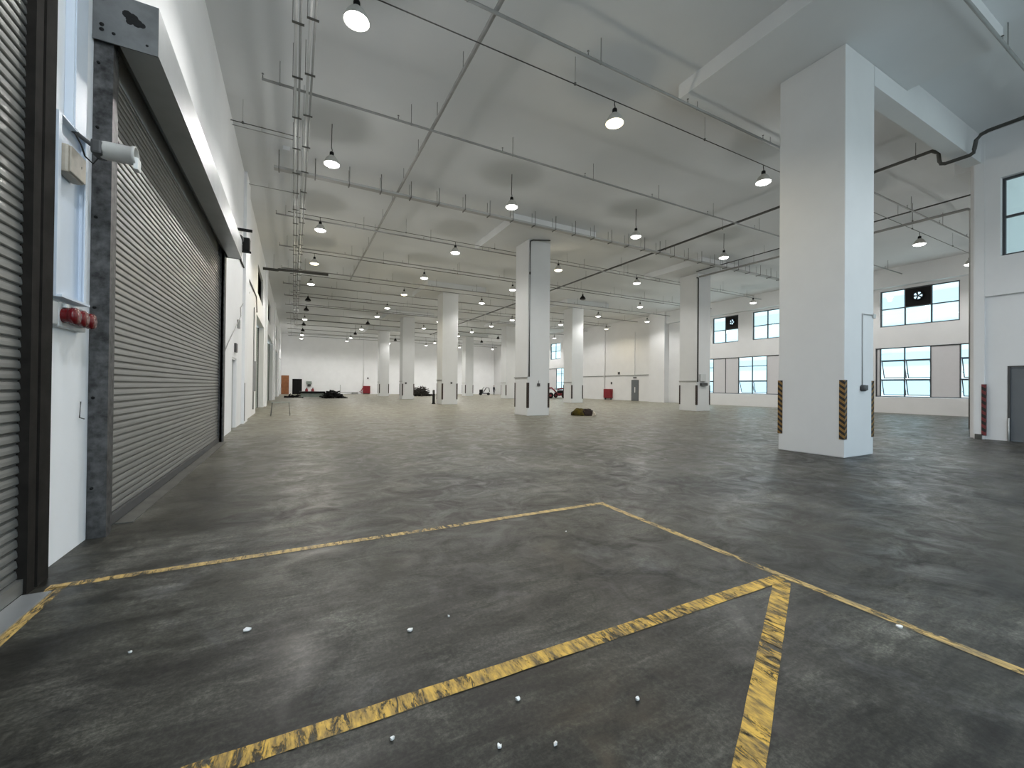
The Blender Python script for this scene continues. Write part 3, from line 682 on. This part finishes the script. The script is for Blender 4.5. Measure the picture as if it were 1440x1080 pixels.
# cross pipes with sprinklers
ys = [3.05, 7.75, 12.25, 21.6, 26.4, 31.4, 36.1, 40.8, 45.5, 50.6, 55.3, 60.0, 65.0, 69.8, 74.0]
for i, y in enumerate(ys):
    x0, x1 = (-0.8, 35.6) if y > 5 else (3.6, 19.6)
    if abs(y-7.75) < .1: x1 = 33.0
    t = thing('sprinkler_pipe', 'thin grey sprinkler pipe crossing the hall under the ceiling, %s from the camera' % (ORD[i] if i < 14 else 'farthest'), 'sprinkler pipe', (0, y, 0), group='sprinkler branch pipes')
    r = 0.034 if i < 5 else 0.04
    B().tube([(x0, 0, 9.3), (x1, 0, 9.3)], r, 10).build('pipe', 'pipe', t)
    xs = [x0+0.4+3.4*k for k in range(11) if x0+0.4+3.4*k < x1-0.2]
    hrods(t, [(x, 0, 9.3) for x in (xs if i < 9 else xs[::3])])
    if i < 9:
        for x in xs:
            B().tube([(x-0.38, 0, 9.3), (x-0.38, 0, 9.40)], 0.012, 6).lathe([(0.001, 0), (0.028, 0.0), (0.028, 0.012), (0.001, 0.012)], 10, (x-0.38, 0, 9.43)).build('sprinkler_head', 'hanger', t)
# conduit lines carrying the lamps
for i, y in enumerate(LY[:9]):
    x0 = 1.0 if i == 0 else -0.3
    if i == 1: x0, x1 = -1.7, 0.1
    else: x1 = 33.4
    z = 9.2
    t = thing('lamp_conduit', 'thin conduit along the %s row of lamps from the camera' % ORD[i], 'conduit', (0, y, 0), group='lamp conduits')
    B().tube([(x0, 0, z), (x1, 0, z)], 0.013 if i < 3 else 0.02, 6).build('tube', 'pipe_dark', t)
    hrods(t, [(x0+0.3+4.9*k, 0, z+0.01) for k in range(7) if x0+0.3+4.9*k < x1], 0.005)
# cable tray with closely spaced hangers
t = thing('cable_tray', 'grey cable tray crossing the hall on closely spaced rods, above the second column', 'cable tray', (0, 17.05, 0))
B().box(-0.7, 35.6, -0.12, 0.12, 9.26, 9.275).box(-0.7, 35.6, -0.12, -0.11, 9.275, 9.34).box(-0.7, 35.6, 0.11, 0.12, 9.275, 9.34).build('tray', 'tray', t)
for k in range(31):
    x = -0.55+1.18*k
    b = B().tube([(x, -0.15, 9.23), (x, -0.15, ZS-0.001)], 0.014, 6).tube([(x, 0.15, 9.23), (x, 0.15, ZS-0.001)], 0.010, 6).box(x-0.02, x+0.02, -0.17, 0.17, 9.23, 9.26)
    b.build('trapeze_hanger', 'hanger', t)
# long pipes running down the hall
t = thing('main_pipe', 'grey main pipe running straight down the hall between the first two lamp lines', 'pipe', (3.65, 0, 0))
B().tube([(0, -8.4, 9.40), (0, 33.0, 9.40)], 0.05, 12).build('pipe', 'pipe', t)
hrods(t, [(0.0, 1.3+2.1*k, 9.40) for k in range(16)])
t = thing('fire_main_pipe', 'dark heavy pipe running down the hall beside the second lamp line right of the columns', 'pipe', (18.45, 0, 0.02))
B().tube([(0, 62, 9.40), (0, 5.60, 9.40), (0, 5.48, 9.30), (0, 5.44, 9.22), (0, 5.42, 8.98), (0, 5.38, 8.88), (0, 5.28, 8.84), (0, 4.74, 8.84), (0, 4.66, 8.88), (0, 4.64, 8.98), (0, 4.60, 9.24), (0, 4.50, 9.36), (0, 4.35, 9.40), (0, -8, 9.40)], 0.055, 12).build('pipe', 'pipe_dark', t)
hrods(t, [(0.0, y, 9.34) for y in (3.0, 6.0, 9.5, 13.1, 16.6, 20.2, 23.8, 27.4, 31, 35)])
t = thing('drain_pipe', 'dark pipe running from the right row column with the corner pipe towards the right wall', 'pipe', (24.3, 0, 0))
B().tube([(0, 18.95, 9.14), (0, 6.3, 9.0), (0, 6.2, 8.9), (0, 6.2, 0.02)], 0.06, 12).build('pipe', 'pipe', t)
hrods(t, [(0.0, y, 9.1) for y in (8.0, 10.2, 12.4, 15.2, 17.4)])
t = thing('drain_pipe', 'slim dark pipe just above and parallel to the drain pipe at right', 'pipe', (24.0, 0, 0))
B().tube([(0, 18.95, 9.45), (0, 5.3, 9.45)], 0.03, 10).build('pipe', 'pipe_dark', t)
hrods(t, [(0.0, y, 9.45) for y in (8.4, 11.4, 14.4)])
# twin pipe bundle near the left wall
for j, (x, lbl) in enumerate(((0.0, 'left pipe pair of the bundle running down the hall near the shutters'), (0.27, 'right pipe pair of the bundle running down the hall near the shutters'))):
    t = thing('service_pipes', lbl, 'pipe', (x, 0, 0))
    B().tube([(-0.045, -6, 9.12), (-0.045, 62, 9.12)], 0.032, 10).build('pipe', 'pipe_light', t)
    B().tube([(0.045, -6, 9.12), (0.045, 62, 9.12)], 0.025, 10).build('pipe', 'pipe', t)
    for k in range(26):
        y = 9.7+1.735*k - j*0.25
        B().box(-0.115, 0.115, y-0.02, y+0.02, 9.06, 9.086).tube([(-0.1, y, 9.07), (-0.1, y, ZS-0.001)], 0.007, 6).build('bracket', 'pipe_dark', t)
tag(B().box(-0.42, -0.2, 16.5, 22.6, 9.76, ZS-0.002).build('ceiling_duct', 'soffit'), 'short flat duct on the ceiling left of the pipe bundle', 'duct')
for i, (y, z) in enumerate(((15.6, 9.7), (19.9, 9.7))):
    tag(B().tube([(-1.79, y, z), (-0.1, y, z)], 0.014, 6).tube([(-1.0, y, z), (-1.0, y, ZS)], 0.006, 6).build('ceiling_conduit', 'pipe'), ['thin conduit from the left wall to the pipe bundle, nearer of two', 'thin conduit from the left wall to the pipe bundle, farther of two'][i], 'conduit')
t = thing('duct_pipe', 'thick dark pipe from the left wall across under the ceiling, past the second lamp line', 'pipe', (0, 30.6, 0))
B().tube([(-1.79, 0, 8.9), (-1.0, 0, 8.9), (-0.9, 0, 8.95), (2.0, 0, 9.0)], 0.09, 12).build('pipe', 'pipe_dark', t)
hrods(t, [(-1.2, 0, 8.9), (0.6, 0, 8.97)])
# wall pipes on the far right wall
tag(B().tube([(XR-0.06, 34.6, 3.1), (XR-0.06, 48.6, 3.1)], 0.035, 8).build('wall_pipe', 'pipe'), 'long horizontal pipe on the cream wall above the red cabinet and exit door', 'pipe')
tag(B().tube([(XR-0.08, 42.7, 1.5), (XR-0.08, 42.7, 9.2)], 0.05, 10).tube([(XR-0.08, 42.7, 9.2), (XR-0.08, 42.7, ZS)], 0.05, 10).build('riser_pipe', 'wall'), 'tall white riser rising from the red cabinet on the right wall', 'pipe')
tag(B().tube([(XR-0.05, 37.3, 2.9), (XR-0.05, 37.3, 8.3)], 0.03, 8).build('riser_pipe', 'wall'), 'thin vertical pipe above the dark exit door', 'pipe')

# ------------------------------------------------------------------ far right wall fittings
d = sempty('door_3')
B().box(XR-0.03, XR-0.001, 36.66, 37.84, 0.0, 2.52).build('door_frame', 'dark', d)
dl = B().box(XR-0.05, XR-0.03, 36.74, 37.76, 0.01, 2.45).build('door_leaf', 'door_grey', d)
B().box(XR-0.056, XR-0.05, 37.18, 37.30, 1.0, 1.65).build('vision_panel', 'chipm', dl)
tag(B().box(XR-0.10, XR, 37.0, 37.5, 2.72, 2.86).build('exit_lamp', 'dark'), 'small dark exit box above the dark door on the cream wall', 'exit lamp')
hc = thing('hose_cabinet', 'dark red fire hose cabinet on the cream wall, left of the dark exit door', 'fire hose cabinet', (XR-0.001, 41.9, 0))
B().box(-0.32, 0, -0.72, 0.72, 0.22, 1.40, bev=0.02).build('body', 'redpaint', hc)
B().box(-0.34, -0.32, -0.66, -0.01, 0.28, 1.34).build('door', 'redpaint', hc); B().box(-0.34, -0.32, 0.01, 0.66, 0.28, 1.34).build('door', 'redpaint', hc)
B().box(-0.25, -0.05, -0.6, -0.5, 0, 0.22).box(-0.25, -0.05, 0.5, 0.6, 0, 0.22).build('base', 'dark', hc)
tag(B().box(XR-0.08, XR, 39.9, 40.2, 3.25, 3.55, bev=0.01).build('wall_speaker', 'dark'), 'small dark box on the cream wall above the horizontal pipe', 'alarm box')
tag(B().box(XR-0.08, XR, 41.3, 41.5, 2.0, 2.3, bev=0.01).build('call_point', 'dark'), 'small dark call point above the red cabinet on the cream wall', 'call point')

# ------------------------------------------------------------------ far wall fittings
d = sempty('door_4')
B().box(-1.75, -0.65, YF-0.05, YF-0.001, 0.0, 3.05).build('door_frame', 'door_brown', d)
B().box(-1.67, -0.73, YF-0.08, YF-0.05, 0.02, 2.97).build('door_leaf', 'door_brown', d)
d = sempty('door_5')
B().box(-0.15, 1.25, YF-0.05, YF-0.001, 0.0, 2.5).build('door_frame', 'black', d)
lv = B()
for k in range(22): lv.box(-0.07+k*0.0595, -0.04+k*0.0595, YF-0.08, YF-0.05, 0.1, 2.4)
lv.build('door_leaf', 'black', d)
hc = thing('hose_cabinet', 'bright red fire hose cabinet on the far white wall, left of the columns', 'fire hose cabinet', (11.4, YF-0.001, 0))
B().box(-0.55, 0.65, -0.35, 0, 0.12, 1.45, bev=0.02).build('body', 'redpaint', hc)
B().box(-0.5, 0.03, -0.37, -0.35, 0.2, 1.38).build('door', 'redpaint', hc); B().box(0.06, 0.6, -0.37, -0.35, 0.2, 1.38).build('door', 'redpaint', hc)
B().tube([(-0.55, -0.2, 1.1), (-0.85, -0.3, 0.6), (-1.15, -0.4, 0.45), (-0.75, -0.4, 0.25)], 0.07, 8).build('hose', 'redpaint', hc)
B().box(-0.45, -0.35, -0.3, -0.05, 0, 0.12).box(0.45, 0.55, -0.3, -0.05, 0, 0.12).build('base', 'dark', hc)
tag(B().tube([(10.9, YF-0.1, 1.5), (10.9, YF-0.1, ZS)], 0.05, 8).build('riser_pipe', 'wall'), 'grey riser on the far wall above the bright red cabinet', 'pipe')
tag(B().box(11.55, 11.8, YF-0.1, YF, 2.7, 2.95).build('call_point', 'dark'), 'small call point above the bright red cabinet on the far wall', 'call point')
wd = thing('wall_dispenser', 'grey-green box with a dark front on the far wall beside the black door', 'wall box', (2.3, YF, 1.3))
B().box(-0.4, 0.4, -0.25, 0, 0.35, 0.85, bev=0.05).build('body', 'green', wd); B().box(-0.2, 0.25, -0.3, 0, 0.0, 0.35, bev=0.03).build('front', 'dark', wd)
for i, x in enumerate((1.95, 2.85)):
    fe = thing('fire_extinguisher', ['left of the two maroon fire extinguishers standing at the far wall', 'right of the two maroon fire extinguishers standing at the far wall'][i], 'fire extinguisher', (x, YF-0.5, 0), group='extinguishers at the far wall')
    B().lathe([(0.001, 0), (0.2, 0), (0.22, 0.04), (0.22, 0.75), (0.15, 0.9), (0.06, 0.95), (0.001, 0.95)], 14).build('cylinder', 'redpaint', fe)
    B().box(-0.05, 0.12, -0.03, 0.03, 0.95, 1.08, bev=0.01).build('valve', 'black', fe)

# ------------------------------------------------------------------ dismantled platform and scrap on the far floor
pl = thing('scrap_platform', 'long low grey platform piled with dark scrap near the left end of the far wall', 'platform', (1.95, 54.0, 0))
B().box(-1.2, 1.3, -0.6, 0.6, 0.12, 0.55, bev=0.03).build('side_panel', 'green', pl)
B().box(-1.3, 1.4, -0.7, 0.7, 0.56, 0.78, bev=0.04).build('deck', 'black', pl)
for (x, y) in ((-1.0, -0.5), (-1.0, 0.5), (1.1, -0.5), (1.1, 0.5)): B().lathe([(0.001, -0.05), (0.1, -0.05), (0.1, 0.05), (0.001, 0.05)], 12, (x, y, 0.1), axis='Y').build('wheel', 'rubber', pl)
def heap(n, cx, cy, sx, sy, h, key, seed, lmin=0.5, lmax=1.6, rr=(0.03, 0.09)):
    random.seed(seed); b = B()
    for k in range(n):
        u = random.gauss(0, 0.38); v = random.gauss(0, 0.4); u = max(-1, min(1, u)); v = max(-1, min(1, v))
        top = h*max(0.0, 1-abs(u)**1.4)*(1-abs(v)*0.5)
        z = random.uniform(0.05, max(0.1, top)); L = random.uniform(lmin, lmax); a = random.uniform(0, math.pi); tl = random.uniform(-0.35, 0.35)
        d = Vector((math.cos(a), math.sin(a), tl)); c = Vector((cx+u*sx, cy+v*sy, z)); r = random.uniform(*rr)
        p0, p1 = c-d*L/2, c+d*L/2
        zz = min(p0.z, p1.z)-r
        if zz < 0.0: p0.z -= zz; p1.z -= zz
        b.tube([p0, p1], r, 5)
    return b
sc = heap(110, 0, 0, 1.15, 0.6, 1.05, 'wood', 3, 0.4, 1.3, (0.04, 0.12)).build('scrap_heap', 'black', loc=(4.0, 52.4, 0))
tag(sc, 'tangled heap of black scrap at the right end of the long grey platform', 'scrap heap', kind='stuff')
sc = heap(26, 0, 0, 1.2, 0.5, 0.25, 'wood', 9, 0.5, 1.2, (0.03, 0.07)).build('scrap_heap', 'black', loc=(0.0, 55.6, 0))
tag(sc, 'low spread of dark scrap at the left end of the long grey platform', 'scrap heap', kind='stuff')
sc = heap(170, 0, 0, 1.75, 0.8, 1.5, 'wood', 5, 0.6, 1.9, (0.03, 0.08)).build('timber_heap', 'wood', loc=(16.75, 61.2, 0))
tag(sc, 'mound of dark timber offcuts on the floor between two far columns', 'timber heap', kind='stuff')
# platform edge strip at far wall
tag(B().box(9.0, 10.0, YF-0.6, YF-0.1, 0, 0.35).tube([(7.0, YF-0.4, 0.3), (9.05, YF-0.4, 0.3)], 0.05, 6).tube([(7.1, YF-0.4, 0.0), (7.1, YF-0.4, 1.6)], 0.04, 6).build('pipe_rack', 'pipe'), 'low grey pipe rack against the far wall left of the red cabinet', 'rack')

# trestle table near the left wall
tb = thing('wire_barrier', 'thin-legged folding frame with a small grey-green top near the left wall bays', 'folding frame', (-0.55, 23.6, 0))
B().box(-0.42, 0.42, -0.28, 0.28, 0.66, 0.68).build('top', 'green', tb)
for sx in (-1, 1):
    for sy in (-1, 1): B().tube([(sx*0.36, sy*0.24, 0.66), (sx*0.42, sy*0.3, 0.0)], 0.011, 6).build('leg', 'dark', tb)
B().tube([(-0.40, -0.28, 0.25), (-0.40, 0.28, 0.25)], 0.008, 6).tube([(0.40, -0.28, 0.25), (0.40, 0.28, 0.25)], 0.008, 6).build('stretcher', 'dark', tb)

# tarp-covered heap
def blob(lx, ly, lz, seed, key, name, parent, ofs=(0, 0, 0), seg=28, rings=14, jag=0.34):
    random.seed(seed); b = B(); ph = [random.uniform(0, 6.28) for _ in range(8)]
    vv = []
    for i in range(rings+1):
        th = math.pi/2*i/rings; row = []
        for j in range(seg):
            a = 2*math.pi*j/seg
            r = 1 + jag*(math.sin(3*a+ph[0]+2*th)+0.6*math.sin(5*a+ph[1]-3*th)+0.5*math.sin(9*a+ph[2]+5*th)+0.35*math.sin(14*a+ph[3]))*0.5
            z = math.cos(th)*(1+jag*0.6*math.sin(4*a+ph[4])*math.sin(th)+jag*0.5*math.sin(7*a+ph[5]+6*th)*math.sin(th))
            row.append(b.bm.verts.new((math.sin(th)**0.85*r*lx+ofs[0], math.sin(th)**0.85*r*ly+ofs[1], max(0, z*lz)+ofs[2])) if False else b.bm.verts.new((math.sin(th)**0.85*r*math.cos(a)*lx+ofs[0], math.sin(th)**0.85*r*math.sin(a)*ly+ofs[1], max(0, z*lz)+ofs[2])))
        vv.append(row)
    for i in range(rings):
        for j in range(seg):
            b.bm.faces.new((vv[i][j], vv[i+1][j], vv[i+1][(j+1) % seg], vv[i][(j+1) % seg])).smooth = True
    b.bm.faces.new(vv[-1])
    bmesh.ops.remove_doubles(b.bm, verts=b.bm.verts, dist=0.0005)
    return b.build(name, key, parent)
tp = thing('tarp_heap', 'low heap under dark brown and olive sheets on the floor right of the mid-hall column', 'tarp heap', (14.3, 18.6, 0), rad(-28))
blob(0.62, 0.4, 0.36, 4, 'tarp', 'brown_sheet', tp, (0.06, 0, 0))
blob(0.36, 0.33, 0.385, 8, 'tarp_y', 'olive_sheet', tp, (-0.22, -0.08, 0))
blob(0.18, 0.3, 0.24, 12, 'beige', 'pale_sack', tp, (0.5, -0.12, 0))
# traffic cone / dark drum beside column
dr = thing('dark_drum', 'small black post standing against the left side of the third column', 'post', (10.75, 34.9, 0))
B().lathe([(0.001, 0), (0.16, 0), (0.17, 0.03), (0.12, 0.1), (0.11, 0.9), (0.001, 0.92)], 14).build('body', 'black', dr)
B().lathe([(0.10, 0), (0.10, 0.25), (0.05, 0.3), (0.001, 0.3)], 12, (0, 0, 0.92)).build('cap', 'dark', dr)

# ------------------------------------------------------------------ boom lifts in the far right corner
def boom(lbl, loc, rz, raised):
    t = thing('boom_lift', lbl, 'boom lift', loc, rz)
    B().box(-1.0, 1.0, -0.6, 0.6, 0.35, 0.72, bev=0.06).build('chassis', 'redpaint', t)
    for sx in (-0.75, 0.75):
        for sy in (-0.72, 0.72):
            wv = B().lathe([(0.001, -0.13), (0.2, -0.13), (0.38, -0.11), (0.40, -0.06), (0.40, 0.06), (0.38, 0.11), (0.2, 0.13), (0.001, 0.13)], 20, (sx, sy, 0.40), axis='Y').build('wheel', 'rubber', t)
            B().lathe([(0.001, -0.15), (0.15, -0.15), (0.16, 0.15), (0.001, 0.15)], 12, (sx, sy, 0.40), axis='Y').build('hub', 'redpaint', wv)
    B().box(-0.9, 0.5, -0.5, 0.5, 0.72, 1.15, bev=0.1).build('turntable', 'redpaint' if not raised else 'black', t)
    if raised:
        b = B(); b.tube([(0.5, 0, 1.3), (-0.4, 0, 1.45), (-1.2, 0, 1.3)], 0.13, 6)
    else:
        b = B(); b.tube([(-0.7, 0.1, 1.25), (0.9, 0.1, 1.45)], 0.13, 6); b.tube([(0.9, 0.1, 1.45), (1.6, 0.1, 0.75)], 0.1, 6)
    b.build('boom', 'redpaint', t)
    bk = B(); x = -1.45 if raised else 1.7; z = 0.8 if raised else 0.35
    x0, x1 = x-0.4, x+0.4
    bk.box(x0, x1, -0.7, 0.7, z, z+0.06)
    for (a, c) in ((x0, -0.7), (x1, -0.7), (x0, 0.7), (x1, 0.7), (x0, 0), (x1, 0)): bk.tube([(a, c, z), (a, c, z+1.05)], 0.025, 6)
    for zz in (z+0.55, z+1.05): bk.tube([(x0, -0.7, zz), (x1, -0.7, zz), (x1, 0.7, zz), (x0, 0.7, zz), (x0, -0.7, zz)], 0.025, 6)
    bk.build('basket', 'black', t)
    return t
boom('red boom lift with folded boom by the far windows, just right of the mid-hall column', (31.1, 49.0, 0), rad(-34), False)
boom('red boom lift with black body by the far windows, right of the other lift', (34.25, 50.1, 0), rad(146), True).scale = (0.75, 0.75, 0.95)

# trolley and person near the far wall
tr_ = thing('hand_trolley', 'dark wheeled trolley with a tilted grey panel, left of the standing person', 'trolley', (30.3, 68.0, 0), rad(-30))
B().box(-0.9, 0.9, -0.4, 0.4, 0.25, 0.4, bev=0.02).build('bed', 'black', tr_)
for sx in (-0.7, 0.7):
    for sy in (-0.4, 0.4): B().lathe([(0.001, -0.06), (0.24, -0.06), (0.24, 0.06), (0.001, 0.06)], 14, (sx, sy, 0.24), axis='Y').build('wheel', 'rubber', tr_)
B().box(-0.9, -0.3, -0.35, 0.35, 0.4, 1.0, bev=0.05).build('engine_box', 'black', tr_)
B().tube([(-0.2, 0.3, 0.5), (0.3, 0.3, 1.35), (0.8, 0.3, 1.3), (0.9, 0.3, 0.6)], 0.05, 6).tube([(-0.2, -0.3, 0.5), (0.3, -0.3, 1.35), (0.8, -0.3, 1.3), (0.9, -0.3, 0.6)], 0.05, 6).build('handle', 'dark', tr_)
B().box(-0.35, 0.35, -0.3, 0.3, -0.02, 0.02).xf(Matrix.Translation((-0.3, 0, 1.2)) @ Matrix.Rotation(rad(-50), 4, 'Y')).build('panel', 'green', tr_)

def skin(name, chains, key, parent, sub=1):
    """chains: list of (list of (point, radius)); joined where the first point of a chain equals an earlier point"""
    me = bpy.data.meshes.new(name); verts = []; rads = []; edges = []; idx = {}
    def vid(p, r):
        k = tuple(round(c, 4) for c in p)
        if k not in idx: idx[k] = len(verts); verts.append(p); rads.append(r)
        return idx[k]
    for ch in chains:
        prev = None
        for p, r in ch:
            i = vid(p, r)
            if prev is not None: edges.append((prev, i))
            prev = i
    me.from_pydata(verts, edges, []); o = bpy.data.objects.new(name, me); C.objects.link(o)
    md = o.modifiers.new('skin', 'SKIN')
    if not me.skin_vertices:
        bpy.context.view_layer.objects.active = o
        me.attributes.new('dummy', 'FLOAT', 'POINT')
    for i, r in enumerate(rads): me.skin_vertices[0].data[i].radius = (r, r)
    me.skin_vertices[0].data[0].use_root = True
    sd = o.modifiers.new('sub', 'SUBSURF'); sd.levels = sub; sd.render_levels = sub
    me.materials.append(M[key]); o.parent = parent
    return o
ps = thing('person', 'person in dark clothing standing sideways before the pale far wall, beside the trolley', 'person', (33.2, 70.2, 0), rad(200))
def limbs(s): 
    leg = [((0, 0, 0.92), 0.13), ((s*0.09, 0.0, 0.86), 0.095), ((s*0.10, 0.03, 0.5), 0.062), ((s*0.10, -0.02, 0.1), 0.042), ((s*0.10, -0.03, 0.05), 0.045), ((s*0.105, 0.12, 0.035), 0.035)]
    arm = [((0, 0.0, 1.42), 0.12), ((s*0.17, 0.0, 1.40), 0.062), ((s*0.23, 0.0, 1.12), 0.045), ((s*0.22, 0.14, 0.90), 0.034), ((s*0.22, 0.18, 0.84), 0.030)]
    hand = []
    for k in range(4): hand.append([((s*0.22, 0.18, 0.84), 0.030), ((s*0.22+(k-1.5)*0.018*s, 0.205, 0.79), 0.010), ((s*0.22+(k-1.5)*0.02*s, 0.21, 0.745+0.005*abs(k-1.5)), 0.008)])
    hand.append([((s*0.22, 0.18, 0.84), 0.030), ((s*0.19, 0.215, 0.82), 0.011), ((s*0.18, 0.235, 0.785), 0.009)])
    return [leg, arm] + hand
ch = [[((0, 0, 0.92), 0.13), ((0, 0.01, 1.15), 0.125), ((0, 0.0, 1.42), 0.12), ((0, 0.0, 1.50), 0.055), ((0, 0.02, 1.58), 0.07), ((0, 0.02, 1.68), 0.085)]] + limbs(-1) + limbs(1)
try:
    body = skin('body', ch, 'cloth', ps, 1)
except Exception as ex:
    print('skin failed', ex)
hd_ = B().lathe([(0.001, -0.12), (0.05, -0.11), (0.075, -0.05), (0.085, 0.02), (0.08, 0.08), (0.05, 0.12), (0.001, 0.13)], 16)
hd_.xf(Matrix.Translation((0, 0.03, 1.65))).lathe([(0.001, 0.0), (0.012, 0.0), (0.001, 0.03)], 6, (0, 0.115, 1.635)).build('face', 'skin', ps)
B().lathe([(0.092, -0.02), (0.093, 0.03), (0.08, 0.09), (0.05, 0.125), (0.001, 0.135)], 16, (0, 0.015, 1.66)).build('hair', 'black', ps)

# ------------------------------------------------------------------ floor markings and debris
def strip(name, p0, p1, wd, key, lbl, z=0.003):
    p0, p1 = Vector(p0+(0,)), Vector(p1+(0,)); d = (p1-p0).normalized(); n = Vector((-d.y, d.x, 0))*wd/2
    b = B(); K = max(2, int((p1-p0).length/0.12)); random.seed(int(p0.x*100)); A = []; Bb = []
    for k in range(K+1):
        c = p0+(p1-p0)*k/K; j1, j2 = random.uniform(-0.004, 0.004), random.uniform(-0.004, 0.004)
        A.append((c+n*(1+j1*10))); Bb.append((c-n*(1+j2*10)))
    for zz, flip in ((z, 0), (0.0005, 1)):
        va = [b.bm.verts.new((p.x, p.y, zz)) for p in A]; vb = [b.bm.verts.new((p.x, p.y, zz)) for p in Bb]
        if zz == 0.0005: break
        for k in range(K): b.bm.faces.new((va[k], va[k+1], vb[k+1], vb[k]))
    bmesh.ops.delete(b.bm, geom=[v for v in b.bm.verts if not v.link_faces], context='VERTS')
    return tag(b.build(name, key), lbl, 'floor marking')
strip('floor_line', (-1.62, 4.40), (3.72, 4.36), 0.085, 'paint_xf', 'faded yellow floor line from the white pillar to the far corner of marked bay')
strip('floor_line', (3.66, 4.32), (3.52, -2.5), 0.08, 'paint_y', 'thin faded yellow line forming the right side of the marked bay')
strip('floor_line', (-1.0, 2.06), (3.56, 1.99), 0.105, 'paint_x', 'bold worn yellow line crossing the foreground to the right side line', 0.0042)
strip('floor_line', (1.50, 0.97), (3.50, 1.94), 0.115, 'paint_d', 'bold worn yellow line slanting to the bottom edge from the line junction', 0.0054)
strip('floor_line', (-1.52, 0.5), (-1.56, 4.38), 0.11, 'paint_l', 'orange-yellow line along the foot of the left edge shutter')
def chip(x, y, s, lbl, seed):
    random.seed(seed); b = B(); n = 7
    pts = [(s*random.uniform(0.6, 1)*math.cos(2*math.pi*k/n), s*random.uniform(0.4, 0.9)*math.sin(2*math.pi*k/n)) for k in range(n)]
    top = [b.bm.verts.new((p[0], p[1], random.uniform(0.004, 0.014))) for p in pts]; bot = [b.bm.verts.new((p[0]*0.95, p[1]*0.95, 0.0)) for p in pts]
    b.bm.faces.new(top); b.bm.faces.new(bot[::-1])
    for k in range(n): b.bm.faces.new((top[k], bot[k], bot[(k+1) % n], top[(k+1) % n]))
    tag(b.build('paper_scrap', 'chipm', loc=(x, y, 0.004)), lbl, 'scrap', 'white scraps on the floor')
chip(1.00, 1.80, 0.017, 'white scrap on the floor between the bold yellow line and the bottom edge', 1)
chip(-0.24, 3.08, 0.025, 'oval white scrap on the dark floor left of centre, inside the marked bay', 2)
chip(3.52, 1.22, 0.03, 'white scrap lying on the thin yellow line at right', 3)
chip(1.53, 1.53, 0.014, 'tiny crescent white scrap right of the larger scrap below the bold line', 4)
chip(1.02, 1.50, 0.012, 'tiny white scrap nearest the bottom edge of the picture', 5)
chip(0.80, 1.60, 0.014, 'tiny white scrap just left of the one nearest the bottom edge', 11)
chip(0.40, 1.85, 0.012, 'tiny white scrap just below the bold yellow line at its left part', 6)
chip(0.94, 2.66, 0.010, 'tiny white scrap inside the marked bay near the middle', 7)
chip(-0.81, 3.13, 0.013, 'tiny white scrap nearest the left edge shutter', 8)
chip(2.6, 3.66, 0.010, 'tiny white scrap inside the marked bay near its far side', 9)
chip(0.67, 2.62, 0.022, 'crumbled pale scrap on the floor above the bold yellow line', 10)
